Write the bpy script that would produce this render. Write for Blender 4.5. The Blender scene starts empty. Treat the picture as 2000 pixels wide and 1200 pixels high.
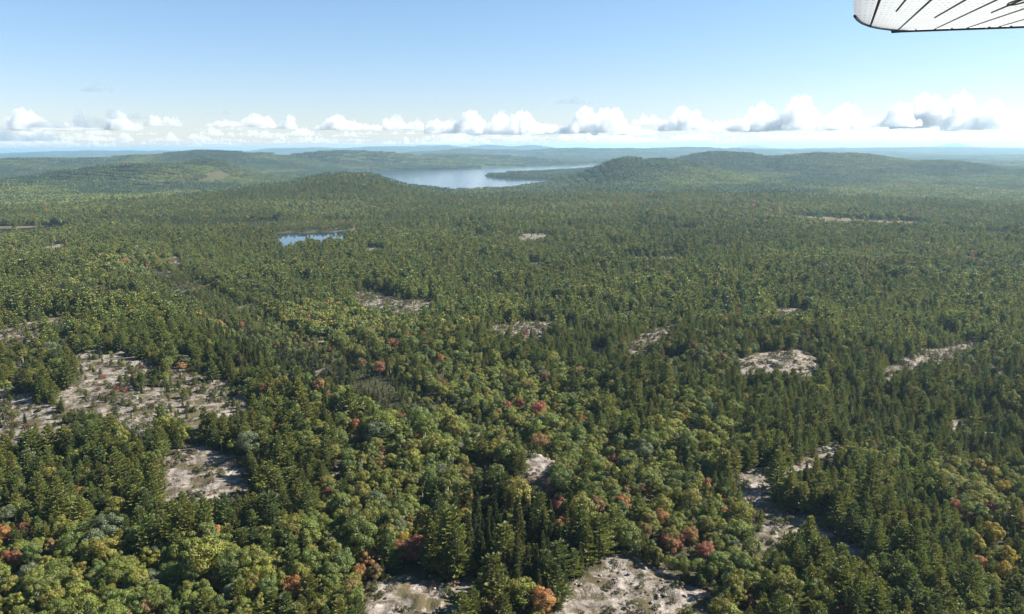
import bpy, math
import numpy as np
from mathutils import Vector, Matrix

S = bpy.context.scene
C = S.collection
R = math.radians

# ------------------------------------------------------------------ camera, sky, sun, exposure
CAM_Z = 100.0
F_PX = 1570.0                                   # focal length in pixels of the 2000 px wide photograph
cam_d = bpy.data.cameras.new('camera'); cam = bpy.data.objects.new('camera', cam_d); C.objects.link(cam)
cam_d.sensor_width = 36.0; cam_d.lens = 36.0 * F_PX / 2000.0
cam_d.clip_start = 0.1; cam_d.clip_end = 400000.0
PITCH, ROLL = math.atan((600 - 288.5) / F_PX), R(0.40)
CAM_M = Matrix.Rotation(math.pi / 2 - PITCH, 3, 'X') @ Matrix.Rotation(-ROLL, 3, 'Z')
cam.matrix_world = Matrix.Translation((0, 0, CAM_Z)) @ CAM_M.to_4x4()
S.camera = cam

SUN_AZ, SUN_EL = R(82.0), R(38.0)               # azimuth from the view direction towards the right, elevation
SUN_DIR = Vector((math.sin(SUN_AZ) * math.cos(SUN_EL), math.cos(SUN_AZ) * math.cos(SUN_EL), math.sin(SUN_EL)))
W = bpy.data.worlds.new('World'); S.world = W; W.use_nodes = True
wn, wl = W.node_tree.nodes, W.node_tree.links
sky = wn.new('ShaderNodeTexSky'); sky.sky_type = 'NISHITA'; sky.sun_disc = False
sky.sun_elevation = SUN_EL; sky.sun_rotation = SUN_AZ
sky.altitude = 100.0; sky.air_density = 1.0; sky.dust_density = 0.1; sky.ozone_density = 2.2
wg = wn.new('ShaderNodeTexCoord'); wsx = wn.new('ShaderNodeSeparateXYZ'); wl.new(wg.outputs['Generated'], wsx.inputs[0])
wr_ = wn.new('ShaderNodeValToRGB'); wl.new(wsx.outputs[2], wr_.inputs[0])          # bluer, paler air low over the horizon
wr_.color_ramp.elements[0].position = 0.0; wr_.color_ramp.elements[0].color = (0.80, 0.79, 0.97, 1)
wr_.color_ramp.elements[1].position = 0.24; wr_.color_ramp.elements[1].color = (0.78, 0.92, 1.00, 1)
wm = wn.new('ShaderNodeMix'); wm.data_type = 'RGBA'; wm.blend_type = 'MULTIPLY'; wm.inputs[0].default_value = 1.0
wl.new(sky.outputs[0], wm.inputs[6]); wl.new(wr_.outputs[0], wm.inputs[7])
wl.new(wm.outputs[2], wn['Background'].inputs[0]); wn['Background'].inputs[1].default_value = 0.050
sun_d = bpy.data.lights.new('sun', 'SUN'); sun = bpy.data.objects.new('sun', sun_d); C.objects.link(sun)
sun_d.energy = 5.0; sun_d.angle = R(0.5); sun_d.color = (1.0, 0.91, 0.78)
sun.rotation_euler = SUN_DIR.to_track_quat('Z', 'Y').to_euler(); sun.location = (60, 0, 300)
S.view_settings.view_transform = 'Standard'; S.view_settings.look = 'None'
S.view_settings.exposure = 1.70; S.view_settings.gamma = 1.0; S.view_settings.use_curve_mapping = False
S.cycles.max_bounces = 8; S.cycles.diffuse_bounces = 5; S.cycles.glossy_bounces = 3; S.cycles.transmission_bounces = 4
S.cycles.transparent_max_bounces = 12; S.cycles.volume_bounces = 6
S.cycles.use_denoising = True; S.cycles.denoiser = 'OPENIMAGEDENOISE'; S.cycles.denoising_input_passes = 'RGB_ALBEDO_NORMAL'; S.cycles.denoising_prefilter = 'ACCURATE'

CM = np.array(CAM_M)

def ray(px, py):
    """World direction through a pixel of the photograph (numpy arrays allowed)."""
    px, py = np.asarray(px, float), np.asarray(py, float)
    d = np.stack([(px - 1000) / F_PX, (600 - py) / F_PX, -np.ones_like(px)], -1)
    d = d @ CM.T
    return d / np.linalg.norm(d, axis=-1, keepdims=True)

def G(px, py, z=0.0):
    """Point of the level z below a pixel."""
    d = ray(px, py); t = (np.asarray(z, float) - CAM_Z) / d[..., 2]
    return np.stack([d[..., 0] * t, d[..., 1] * t], -1)

def project(x, y, z):
    p = np.stack([x, y, z - CAM_Z], -1) @ CM
    w = np.maximum(-p[..., 2], 1e-3)
    return 1000 + F_PX * p[..., 0] / w, 600 - F_PX * p[..., 1] / w

# ------------------------------------------------------------------ small maths
def hash2(ix, iy, seed):
    h = (ix.astype(np.int64) * 374761393 + iy.astype(np.int64) * 668265263 + seed * 1442695041) & 0xFFFFFFFF
    h = ((h ^ (h >> 13)) * 1274126177) & 0xFFFFFFFF
    h = (h ^ (h >> 16)) & 0xFFFFFFFF
    return h / 4294967295.0

def vnoise(x, y, seed=0):
    """Smooth value noise in -1..1 with unit cells."""
    ix, iy = np.floor(x), np.floor(y)
    fx, fy = x - ix, y - iy
    ux, uy = fx * fx * fx * (fx * (fx * 6 - 15) + 10), fy * fy * fy * (fy * (fy * 6 - 15) + 10)
    a, b = hash2(ix, iy, seed), hash2(ix + 1, iy, seed)
    c, d = hash2(ix, iy + 1, seed), hash2(ix + 1, iy + 1, seed)
    return ((a * (1 - ux) + b * ux) * (1 - uy) + (c * (1 - ux) + d * ux) * uy) * 2 - 1

def fbm(x, y, seed=0, octaves=3):
    s, a, t = 0.0, 1.0, 0.0
    for k in range(octaves):
        s = s + a * vnoise(x * 2.03 ** k + 17.3 * k, y * 2.03 ** k - 9.1 * k, seed + k); t += a; a *= 0.5
    return s / t

def sstep(a, b, x):
    t = np.clip((x - a) / (b - a), 0, 1); return t * t * (3 - 2 * t)

def seg_dist(x, y, pts):
    """Distance to a polyline and which side (positive: to the right of its direction)."""
    best = np.full(x.shape, 1e12); side = np.zeros(x.shape)
    for (x0, y0), (x1, y1) in zip(pts[:-1], pts[1:]):
        dx, dy = x1 - x0, y1 - y0; L = dx * dx + dy * dy + 1e-9
        t = np.clip(((x - x0) * dx + (y - y0) * dy) / L, 0, 1)
        d = np.hypot(x - x0 - t * dx, y - y0 - t * dy)
        m = d < best
        best = np.where(m, d, best); side = np.where(m, np.sign((x - x0) * dy - (y - y0) * dx), side)
    return best, side

def poly_sd(x, y, pts):
    """Signed distance to a closed polygon, negative inside."""
    pts = [tuple(p) for p in pts]
    d, _ = seg_dist(x, y, pts + [pts[0]])
    inside = np.zeros(x.shape, bool)
    for (x0, y0), (x1, y1) in zip(pts, pts[1:] + [pts[0]]):
        c = (y0 > y) != (y1 > y)
        inside ^= c & (x < (x1 - x0) * (y - y0) / (y1 - y0 + 1e-12) + x0)
    return np.where(inside, -d, d)

# ------------------------------------------------------------------ the lie of the land
LAKE_Z, POND_Z, RIVER_Z = -5.0, -3.0, -7.0
LAKE = G(*np.array([(690, 335), (767, 332), (840, 331), (910, 331), (960, 327.5), (1040, 325.5), (1120, 322.5), (1175, 321), (1168, 328),
                    (1095, 333.5), (1010, 337.5), (960, 339), (947, 342.5), (952, 347), (985, 349), (1035, 351), (1085, 353), (1060, 362),
                    (980, 371), (880, 373), (800, 364), (740, 352), (700, 342)], float).T, LAKE_Z)
POND = G(*np.array([(528, 455), (548, 456), (572, 454), (596, 455.5), (622, 453.5), (648, 454), (668, 451.5), (700, 450.5), (716, 452), (694, 460), (680, 476), (655, 480), (632, 487), (605, 489), (580, 494), (552, 490),
                    (547, 474), (533, 462)], float).T, POND_Z)
RIVER = G(*np.array([(262, 374.5), (300, 373), (380, 369), (430, 364.5), (470, 358), (520, 352.5), (545, 350.5), (548, 352), (522, 354.3), (472, 360.3),
                     (432, 367), (382, 371.5), (300, 375.5), (264, 376.5)], float).T, RIVER_Z)
CREEK = G(*np.array([(-60, 447), (30, 446), (95, 442), (140, 447), (90, 458), (0, 466), (-60, 468)], float).T, POND_Z)
GULLY = G(*np.array([(300, 545), (400, 618), (480, 662), (560, 715), (640, 768), (720, 812), (800, 855), (870, 885)], float).T)
BANK = G(*np.array([(1640, 700), (1650, 790), (1700, 860), (1800, 930)], float).T)
# crests: pixel x, distance, height, half length across, half depth, skew of the shape
HILLS = [(120, 4600, 60, 620, 420), (400, 4300, 94, 560, 380), (690, 4600, 85, 520, 330), (900, 5400, 52, 620, 420),
         (250, 2620, 60, 330, 150), (400, 2880, 62, 130, 130), (90, 2500, 22, 420, 260),
         (570, 1800, 27, 180, 230), (645, 1800, 42, 120, 240), (705, 1800, 39, 88, 230),
         (1222, 2350, 54, 118, 260), (1300, 2450, 50, 190, 280),
         (1400, 3150, 68, 330, 420), (1620, 3150, 68, 400, 430), (1830, 3100, 44, 320, 380),
         (1010, 2950, 3, 110, 80), (1150, 8200, 78, 1100, 800), (900, 8600, 70, 900, 700), (1380, 9500, 72, 1600, 900),
         (760, 15200, 120, 1100, 1500), (860, 15600, 126, 900, 1500), (960, 15800, 128, 900, 1500), (1030, 15000, 120, 600, 1300),
         (620, 16200, 112, 1600, 1500), (250, 16000, 84, 3000, 1800), (1470, 21000, 112, 500, 1500), (1860, 21000, 118, 420, 1500),
         (1700, 12000, 60, 2500, 1600)]
HILL_W = []
for hx, hd, hh, hl, hw in HILLS:
    v = ray(hx, 300.0); k = hd / math.hypot(v[0], v[1])
    HILL_W.append((v[0] * k, v[1] * k, hh, hl, hw))

def gz(x, y):
    x, y = np.asarray(x, float), np.asarray(y, float)
    d = np.hypot(x, y)
    z = 1.2 * fbm(x / 45, y / 45, 3, 3) + 2.6 * fbm(x / 150, y / 150, 5, 2)
    gd, gs = seg_dist(x, y, GULLY)
    z = z + np.where(gs > 0, 11.0 * sstep(3, 20, gd) * (1 - sstep(60, 220, gd)), 0.0) - 4.5 * np.exp(-(gd / 13.0) ** 2)
    bd, bs = seg_dist(x, y, BANK)
    z = z + np.where(bs > 0, 4.0 * sstep(2, 20, bd) * (1 - sstep(50, 120, bd)), 0.0)
    far = sstep(1000, 2400, d)
    z = z + far * (13 * fbm(x / 420, y / 380, 11, 4) - 3)
    z = z + sstep(4500, 9000, d) * (16 * fbm(x / 1500, y / 1900, 23, 3) + 8)
    hz = np.zeros(x.shape)
    for hx, hy, hh, hl, hw in HILL_W:
        hd = math.hypot(hx, hy); ux, uy = hx / hd, hy / hd
        if hd > 500:
            a = (x - hx) * uy - (y - hy) * ux; b = (x - hx) * ux + (y - hy) * uy
            g = hh * np.exp(-((a / hl) ** 2 + (b / hw) ** 2))
            hz = np.maximum(hz, g) + 0.12 * np.minimum(hz, g)
    z = z + hz * (1 + 0.20 * fbm(x / 240, y / 240, 31, 4))
    for poly, lv, rim in ((LAKE, LAKE_Z, 60.0), (POND, POND_Z, 14.0), (RIVER, RIVER_Z, 16.0), (CREEK, POND_Z, 12.0)):
        c = poly.mean(0); rad = np.max(np.hypot(*(poly - c).T)) + rim * 4
        m = np.hypot(x - c[0], y - c[1]) < rad
        if m.any():
            sd = poly_sd(x[m], y[m], poly)
            k = sstep(rim, 0.0, sd)
            t = lv + 0.9 - 4.0 * sstep(0.0, -rim * 0.5, sd) - 0.9 * sstep(3.0, -3.0, sd)
            z[m] = z[m] * (1 - k) + t * k
    return z - 0.0

def GT(px, py):
    """Point of the terrain below a pixel."""
    z = np.zeros(np.shape(px))
    for _ in range(5):
        p = G(px, py, z); z = 0.3 * z + 0.7 * gz(p[..., 0], p[..., 1])
    return G(px, py, z)

# bare ground seen between the trees: polygons in photograph pixels, turned into ground positions; (points, how bare)
ROCK_PX = [
    ([(318, 892), (350, 880), (385, 876), (470, 892), (492, 935), (474, 975), (440, 997), (380, 992), (318, 965)], 1.0),
    ([(735, 1160), (790, 1132), (860, 1124), (905, 1132), (925, 1168), (890, 1230), (690, 1230)], 1.0),
    ([(1185, 1088), (1262, 1108), (1345, 1140), (1425, 1182), (1440, 1230), (1075, 1230), (1120, 1172)], 1.0),
    ([(890, 888), (960, 892), (1010, 912), (1060, 940), (1085, 962), (1075, 975), (1030, 962), (975, 925), (900, 902)], 1.0),
    ([(1448, 930), (1500, 913), (1535, 925), (1515, 965), (1530, 1000), (1520, 1060), (1490, 1082), (1465, 1070), (1480, 1010), (1440, 965)], 1.0),
    ([(1530, 1000), (1600, 1020), (1700, 1085), (1712, 1108), (1650, 1090), (1590, 1050), (1520, 1040)], 1.0),
    ([(1540, 920), (1590, 880), (1645, 868), (1650, 890), (1590, 915), (1545, 945)], 0.9),
    ([(1436, 702), (1500, 688), (1560, 684), (1592, 700), (1598, 722), (1560, 742), (1480, 728), (1440, 738)], 1.0),
    ([(1715, 742), (1745, 712), (1830, 682), (1900, 668), (1925, 676), (1870, 692), (1790, 722), (1730, 752)], 0.7),
    ([(678, 572), (720, 566), (760, 574), (815, 586), (860, 578), (850, 600), (790, 618), (735, 610), (690, 590)], 0.62),
    ([(1232, 655), (1290, 640), (1330, 632), (1300, 660), (1260, 675), (1246, 708), (1225, 705)], 0.58),
    ([(1140, 676), (1185, 678), (1200, 692), (1150, 696)], 0.6),
    ([(1012, 458), (1064, 456), (1066, 468), (1016, 470)], 0.66), ([(1028, 512), (1070, 512), (1070, 522), (1030, 524)], 0.66),
    ([(565, 540), (606, 544), (606, 551), (567, 549)], 0.66), ([(718, 484), (752, 484), (752, 490), (718, 491)], 0.66),
    ([(335, 500), (352, 500), (356, 524), (338, 526)], 0.66), ([(1510, 604), (1570, 600), (1578, 616), (1520, 620)], 0.9),
    ([(628, 928), (668, 900), (676, 912), (650, 950)], 0.9), ([(1860, 655), (1900, 650), (1890, 662), (1862, 664)], 0.8),
    ([(80, 482), (130, 480), (130, 488), (82, 490)], 0.66), ([(0, 600), (40, 598), (44, 606), (0, 608)], 0.66),
    ([(1270, 830), (1300, 824), (1304, 838), (1274, 846)], 0.9), ([(470, 940), (500, 936), (505, 960), (480, 962)], 0.5),
    # the open barren on the left
    ([(-60, 648), (40, 640), (90, 640), (80, 668), (0, 680), (-60, 680)], 0.9),
    ([(108, 640), (140, 640), (132, 690), (110, 690)], 0.6),
    ([(150, 690), (230, 680), (310, 702), (305, 740), (240, 735), (150, 728)], 0.95),
    ([(130, 730), (230, 738), (330, 770), (420, 765), (415, 850), (340, 815), (262, 862), (190, 800), (130, 790)], 0.95),
    ([(330, 715), (380, 720), (440, 750), (510, 780), (505, 815), (420, 815), (380, 780), (340, 740)], 0.95),
    ([(-60, 770), (60, 760), (120, 800), (190, 815), (180, 850), (80, 866), (-60, 872)], 0.75),
]
BARREN_PX = [(-60, 625), (60, 620), (200, 660), (330, 690), (520, 770), (520, 830), (330, 850), (270, 880), (120, 880), (-60, 880)]
ROCK = [(GT(*np.array(p, float).T), w) for p, w in ROCK_PX]
MARSH_PX = [[(505, 449), (532, 450), (536, 452), (530, 455), (512, 453)], [(690, 447.5), (728, 445.6), (735, 446.3), (700, 448.7)],
            [(1530, 420), (1570, 421.5), (1650, 426), (1740, 431.5), (1800, 434), (1800, 437), (1740, 436), (1650, 432), (1540, 424)],
            [(-60, 443), (30, 442), (90, 440.5), (92, 442), (30, 444), (-60, 445.5)],
            [(560, 468), (535, 452), (555, 474)]]
MARSH = [GT(*np.array(p, float).T) for p in MARSH_PX]

def field(x, y, polys, soft):
    """How far inside any of the polygons a point lies: 0 outside, 1 inside by more than the soft edge."""
    out = np.zeros(x.shape)
    wx, wy = 4.5 * fbm(x / 13, y / 13, 501, 2), 4.5 * fbm(x / 13, y / 13, 507, 2); x, y = x + wx, y + wy
    for poly, w in polys:
        c = poly.mean(0); rad = np.max(np.hypot(*(poly - c).T)) + soft * 2 + 5
        m = np.hypot(x - c[0], y - c[1]) < rad
        if m.any():
            s = soft * (1 + np.hypot(*c) / 900.0)
            out[m] = np.maximum(out[m], w * sstep(s, -s, poly_sd(x[m], y[m], poly)))
    return out

def outcrop(x, y):
    """Little openings of rock and heath scattered through the wood (0..1)."""
    d = np.hypot(x, y)
    v = fbm(x / 34, y / 26, 401, 3) + 0.55 * fbm(x / 170, y / 150, 409, 2)
    return 0.8 * sstep(0.37, 0.56, v) * sstep(190, 260, d) * (1 - sstep(1000, 1300, d))

# ------------------------------------------------------------------ helpers
def np_mesh(name, verts, quads, mats, mat_index=None, smooth=False, tone=None, normals=None):
    me = bpy.data.meshes.new(name)
    v = np.ascontiguousarray(verts, np.float32); q = np.ascontiguousarray(quads, np.int32)
    me.vertices.add(len(v)); me.vertices.foreach_set('co', v.ravel())
    me.loops.add(q.size); me.loops.foreach_set('vertex_index', q.ravel())
    me.polygons.add(len(q)); me.polygons.foreach_set('loop_start', np.arange(0, q.size, q.shape[1], dtype=np.int32))
    for m in mats: me.materials.append(m)
    if mat_index is not None: me.polygons.foreach_set('material_index', np.asarray(mat_index, np.int32))
    me.polygons.foreach_set('use_smooth', np.full(len(q), smooth))
    if tone is not None:
        a = me.attributes.new('leaf_tone', 'FLOAT', 'FACE'); a.data.foreach_set('value', np.asarray(tone, np.float32))
    me.update(); me.validate()
    return me

def ob(name, me, parent=None, loc=None, **props):
    o = bpy.data.objects.new(name, me); C.objects.link(o)
    if parent is not None: o.parent = parent
    if loc is not None: o.location = loc
    for k, v in props.items(): o[k] = v
    return o

class Nodes:
    def __init__(self, name):
        self.m = bpy.data.materials.new(name); self.m.use_nodes = True
        self.t = self.m.node_tree; self.n = self.t.nodes; self.l = self.t.links; self.n.clear()
        self.out = self.n.new('ShaderNodeOutputMaterial')
    def new(self, kind, **kw):
        n = self.n.new(kind)
        for k, v in kw.items():
            if k.startswith('i_'):
                key = k[2:]; key = int(key) if key.isdigit() else key.replace('_', ' ')
                n.inputs[key].default_value = v
            else: setattr(n, k, v)
        return n
    def link(self, a, b): self.l.new(a, b)
    def mix(self, fac, a, b, blend='MIX'):
        m = self.n.new('ShaderNodeMix'); m.data_type = 'RGBA'; m.blend_type = blend
        for sock, v in ((m.inputs[0], fac), (m.inputs[6], a), (m.inputs[7], b)):
            if hasattr(v, 'default_value') or hasattr(v, 'is_output'): self.l.new(v, sock)
            else: sock.default_value = v if sock is m.inputs[0] else (*v, 1.0)[:4]
        return m.outputs[2]
    def ramp(self, fac, stops):
        r = self.n.new('ShaderNodeValToRGB'); self.l.new(fac, r.inputs[0])
        e = r.color_ramp.elements
        while len(e) < len(stops): e.new(0.5)
        for s, (p, c) in zip(e, stops):
            s.position = p; s.color = (c, c, c, 1) if isinstance(c, float) else (*c, 1)
        return r.outputs[0]
    def noise(self, vec, scale, detail=3.0, rough=0.55, dist=0.0):
        n = self.n.new('ShaderNodeTexNoise'); n.inputs['Scale'].default_value = scale; n.inputs['Detail'].default_value = detail
        n.inputs['Roughness'].default_value = rough; n.inputs['Distortion'].default_value = dist
        if vec is not None: self.l.new(vec, n.inputs['Vector'])
        return n.outputs[0]
    def math(self, op, a, b=None, c=None):
        m = self.n.new('ShaderNodeMath'); m.operation = op
        for s, v in zip(m.inputs, (a, b, c)):
            if v is None: continue
            if isinstance(v, (int, float)): s.default_value = v
            else: self.l.new(v, s)
        return m.outputs[0]

# ------------------------------------------------------------------ materials
def leaf_material(name, translucent=0.25, spread=0.5):
    """Leaf colour comes from each tree's own tint; single leaves differ a little in tone."""
    N = Nodes(name)
    tint = N.new('ShaderNodeAttribute', attribute_type='INSTANCER', attribute_name='tint')
    tone = N.new('ShaderNodeAttribute', attribute_type='GEOMETRY', attribute_name='leaf_tone')
    hsv = N.new('ShaderNodeHueSaturation')
    N.link(tint.outputs['Color'], hsv.inputs['Color'])
    N.link(N.math('MULTIPLY_ADD', tone.outputs['Fac'], 0.06, 0.458), hsv.inputs['Hue'])
    N.link(N.math('MULTIPLY_ADD', tone.outputs['Fac'], 2 * spread, 1.0 - spread), hsv.inputs['Value'])
    d = N.new('ShaderNodeBsdfDiffuse'); t = N.new('ShaderNodeBsdfTranslucent')
    N.link(hsv.outputs[0], d.inputs[0]); N.link(hsv.outputs[0], t.inputs[0])
    g = N.new('ShaderNodeBsdfGlossy', i_Roughness=0.55); g.inputs[0].default_value = (0.9, 0.95, 1, 1)
    m = N.new('ShaderNodeMixShader', i_0=translucent); N.link(d.outputs[0], m.inputs[1]); N.link(t.outputs[0], m.inputs[2])
    m2 = N.new('ShaderNodeMixShader', i_0=0.02); N.link(m.outputs[0], m2.inputs[1]); N.link(g.outputs[0], m2.inputs[2])
    N.link(m2.outputs[0], N.out.inputs[0])
    return N.m

M_NEEDLE = leaf_material('needles', 0.36, 0.34)
M_LEAF = leaf_material('leaves', 0.38, 0.34)

def bark_material(name, a, b):
    N = Nodes(name); tc = N.new('ShaderNodeTexCoord')
    c = N.mix(N.noise(tc.outputs['Object'], 3.0), a, b)
    p = N.new('ShaderNodeBsdfPrincipled', i_Roughness=0.9); N.link(c, p.inputs['Base Color']); N.link(p.outputs[0], N.out.inputs[0])
    return N.m
M_BARK = bark_material('bark', (0.05, 0.038, 0.028), (0.10, 0.08, 0.06))
M_PALE = bark_material('pale_bark', (0.35, 0.33, 0.30), (0.50, 0.48, 0.45))

def ground_material():
    N = Nodes('forest_ground')
    geo = N.new('ShaderNodeNewGeometry'); P = geo.outputs['Position']
    rock = N.new('ShaderNodeAttribute', attribute_type='GEOMETRY', attribute_name='bare'); marsh = N.new('ShaderNodeAttribute', attribute_type='GEOMETRY', attribute_name='marsh')
    n1, n2, n3 = N.noise(P, 0.9, 6, 0.62), N.noise(P, 0.13, 4, 0.6), N.noise(P, 0.35, 6, 0.65, 0.6)
    floor = N.mix(n1, (0.022, 0.024, 0.010), (0.065, 0.060, 0.030))
    far = N.mix(N.noise(P, 0.004, 6, 0.6), (0.028, 0.042, 0.018), (0.058, 0.075, 0.030))
    ln = N.new('ShaderNodeVectorMath', operation='LENGTH'); N.link(P, ln.inputs[0])
    floor = N.mix(N.new('ShaderNodeMapRange').outputs[0], floor, far) if False else N.mix(N.math('MULTIPLY', N.math('SUBTRACT', ln.outputs['Value'], 2500.0), 0.0005), floor, far)
    granite = N.ramp(n3, [(0.30, (0.105, 0.090, 0.080)), (0.45, (0.162, 0.143, 0.130)), (0.57, (0.235, 0.210, 0.193)), (0.72, (0.34, 0.312, 0.292))])
    granite = N.mix(N.ramp(N.noise(P, 0.22, 5, 0.7, 1.0), [(0.50, 0.0), (0.64, 0.7)]), granite, (0.115, 0.108, 0.085))
    heath = N.mix(n1, (0.042, 0.040, 0.020), (0.10, 0.082, 0.045))
    k = N.ramp(N.noise(P, 0.16, 7, 0.68, 0.8), [(0.475, 0.0), (0.545, 1.0)])
    vr = N.new('ShaderNodeTexVoronoi', feature='DISTANCE_TO_EDGE', i_Scale=0.22)
    wv = N.new('ShaderNodeVectorMath', operation='ADD'); N.link(P, wv.inputs[0])
    nv = N.new('ShaderNodeTexNoise', i_Scale=0.5, i_Detail=4.0); N.link(P, nv.inputs['Vector'])
    sc = N.new('ShaderNodeVectorMath', operation='SCALE', i_3=3.5); N.link(nv.outputs['Color'], sc.inputs[0]); N.link(sc.outputs[0], wv.inputs[1]); N.link(wv.outputs[0], vr.inputs['Vector'])
    crack = N.ramp(vr.outputs['Distance'], [(0.0, 0.6), (0.05, 0.0)])
    granite = N.mix(crack, granite, (0.055, 0.050, 0.032))
    open_ = N.mix(k, granite, heath)
    rk = N.math('ADD', rock.outputs['Fac'], N.math('MULTIPLY', N.math('SUBTRACT', n3, 0.5), 0.9))
    c = N.mix(N.ramp(rk, [(0.36, 0.0), (0.56, 1.0)]), floor, open_)
    tan = N.mix(n1, (0.065, 0.055, 0.028), (0.135, 0.105, 0.058))
    c = N.mix(N.ramp(marsh.outputs['Fac'], [(0.25, 0.0), (0.6, 1.0)]), c, tan)
    p = N.new('ShaderNodeBsdfPrincipled', i_Roughness=0.95); p.inputs['Specular IOR Level'].default_value = 0.2
    b = N.new('ShaderNodeBump', i_Strength=0.9, i_Distance=0.8)
    N.link(N.math('ADD', n3, N.math('MULTIPLY', n1, 0.35)), b.inputs['Height']); N.link(b.outputs[0], p.inputs['Normal'])
    N.link(c, p.inputs['Base Color']); N.link(p.outputs[0], N.out.inputs[0])
    return N.m

def water_material(name, scale, strength, rough):
    N = Nodes(name); geo = N.new('ShaderNodeNewGeometry')
    p = N.new('ShaderNodeBsdfPrincipled', i_Roughness=rough, i_IOR=1.33); p.inputs['Base Color'].default_value = (0.012, 0.022, 0.030, 1)
    b = N.new('ShaderNodeBump', i_Strength=strength, i_Distance=0.05)
    N.link(N.noise(geo.outputs['Position'], scale, 4), b.inputs['Height']); N.link(b.outputs[0], p.inputs['Normal'])
    N.link(p.outputs[0], N.out.inputs[0]); return N.m

# ------------------------------------------------------------------ ground sheet and water
def build_ground():
    fine = np.arange(-46, 46.01, 0.17)
    ang = np.concatenate([fine, np.arange(49, 313, 4.0)])
    ang = np.radians(ang); na = len(ang)
    rr = [20.0]
    while rr[-1] < 60000:
        r = rr[-1]; rr.append(r + max(0.9 if r < 420 else 0, r * (0.012 if r < 130 else 0.0045 if r < 1200 else 0.009 if r < 6000 else 0.02)))
    rr = np.array(rr); nr = len(rr)
    A, Q = np.meshgrid(ang, rr)
    x, y = Q * np.sin(A), Q * np.cos(A)
    z = gz(x.ravel(), y.ravel())
    X, Y = x.ravel(), y.ravel()
    near = np.hypot(X, Y) < 1300
    bare = np.zeros(X.shape); marsh = np.zeros(X.shape)
    bare[near] = np.maximum(field(X[near], Y[near], ROCK, 3.5), field(X[near], Y[near], [(GT(*np.array(BARREN_PX, float).T), 0.46)], 10.0))
    bare[near] = np.maximum(bare[near], outcrop(X[near], Y[near]))
    vis = np.hypot(X, Y) < 3500
    marsh[vis] = field(X[vis], Y[vis], [(m, 1.0) for m in MARSH], 4.0)
    # ledges and hollows of the bare rock
    zb = 1.3 * np.abs(fbm(X / 9, Y / 5.5, 51, 4)) + 0.5 * fbm(X / 2.4, Y / 2.0, 57, 2)
    z = z + bare * zb
    i = np.arange(nr - 1)[:, None] * na + np.arange(na)[None, :]
    j = np.arange(nr - 1)[:, None] * na + (np.arange(na)[None, :] + 1) % na
    q = np.stack([i, i + na, j + na, j], -1).reshape(-1, 4)
    verts = np.stack([X, Y, z], -1)
    # the disc below the aircraft
    verts = np.vstack([verts, [[0, 0, float(z[:na].mean())]]])
    me = np_mesh('ground', verts, q[:, ::-1], [ground_material()], smooth=True)
    import bmesh
    bm = bmesh.new(); bm.from_mesh(me); bm.verts.ensure_lookup_table()
    c = bm.verts[len(verts) - 1]
    for a in range(na): bm.faces.new((bm.verts[a], bm.verts[(a + 1) % na], c))
    bmesh.ops.recalc_face_normals(bm, faces=bm.faces); bm.to_mesh(me); bm.free()
    for nm, v in (('bare', bare), ('marsh', marsh)):
        at = me.attributes.new(nm, 'FLOAT', 'POINT'); at.data.foreach_set('value', np.append(v, 0).astype(np.float32))
    ob('ground', me, kind='structure', label='rolling forest floor with bare granite outcrops reaching to the horizon')

def build_water(name, poly, lv, grow, mat, label):
    c = poly.mean(0); p = c + (poly - c) * grow
    me = bpy.data.meshes.new(name); me.from_pydata([(a, b, lv) for a, b in p], [], [list(range(len(p)))])
    me.materials.append(mat); me.update()
    if me.polygons[0].normal.z < 0: me.flip_normals()
    ob(name, me, kind='structure', label=label)

build_ground()
build_water('lake', LAKE, LAKE_Z, 1.02, water_material('lake_water', 0.6, 0.35, 0.125), 'pale blue lake between the wooded hills, a dark wooded point reaching into it')
build_water('pond', POND, POND_Z, 1.03, water_material('pond_water', 1.2, 0.02, 0.01), 'small blue pond with trees mirrored in its still water')
build_water('river', RIVER, RIVER_Z, 1.03, water_material('river_water', 1.0, 0.2, 0.06), 'thin grey river bend below the wooded bluff')
build_water('creek', CREEK, POND_Z, 1.03, water_material('creek_water', 1.0, 0.05, 0.03), 'dark creek at the left edge beside reddish marsh grass')

# ------------------------------------------------------------------ trees
def frames(n):
    """Two unit vectors across each unit vector n."""
    a = np.where(np.abs(n[:, 2:3]) < 0.9, np.array([[0, 0, 1.0]]), np.array([[1.0, 0, 0]]))
    u = np.cross(a, n); u /= np.linalg.norm(u, axis=1, keepdims=True) + 1e-9
    return u, np.cross(n, u)

def quads_from(c, u, v):
    """Leaf faces with centres c and half axes u, v (pointed towards +u)."""
    p = np.stack([c - u, c + 0.25 * u - v, c + u, c + 0.25 * u + v], 1).reshape(-1, 3)
    return p, np.arange(len(p)).reshape(-1, 4)

def unit(v): return v / (np.linalg.norm(v, axis=-1, keepdims=True) + 1e-9)

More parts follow.
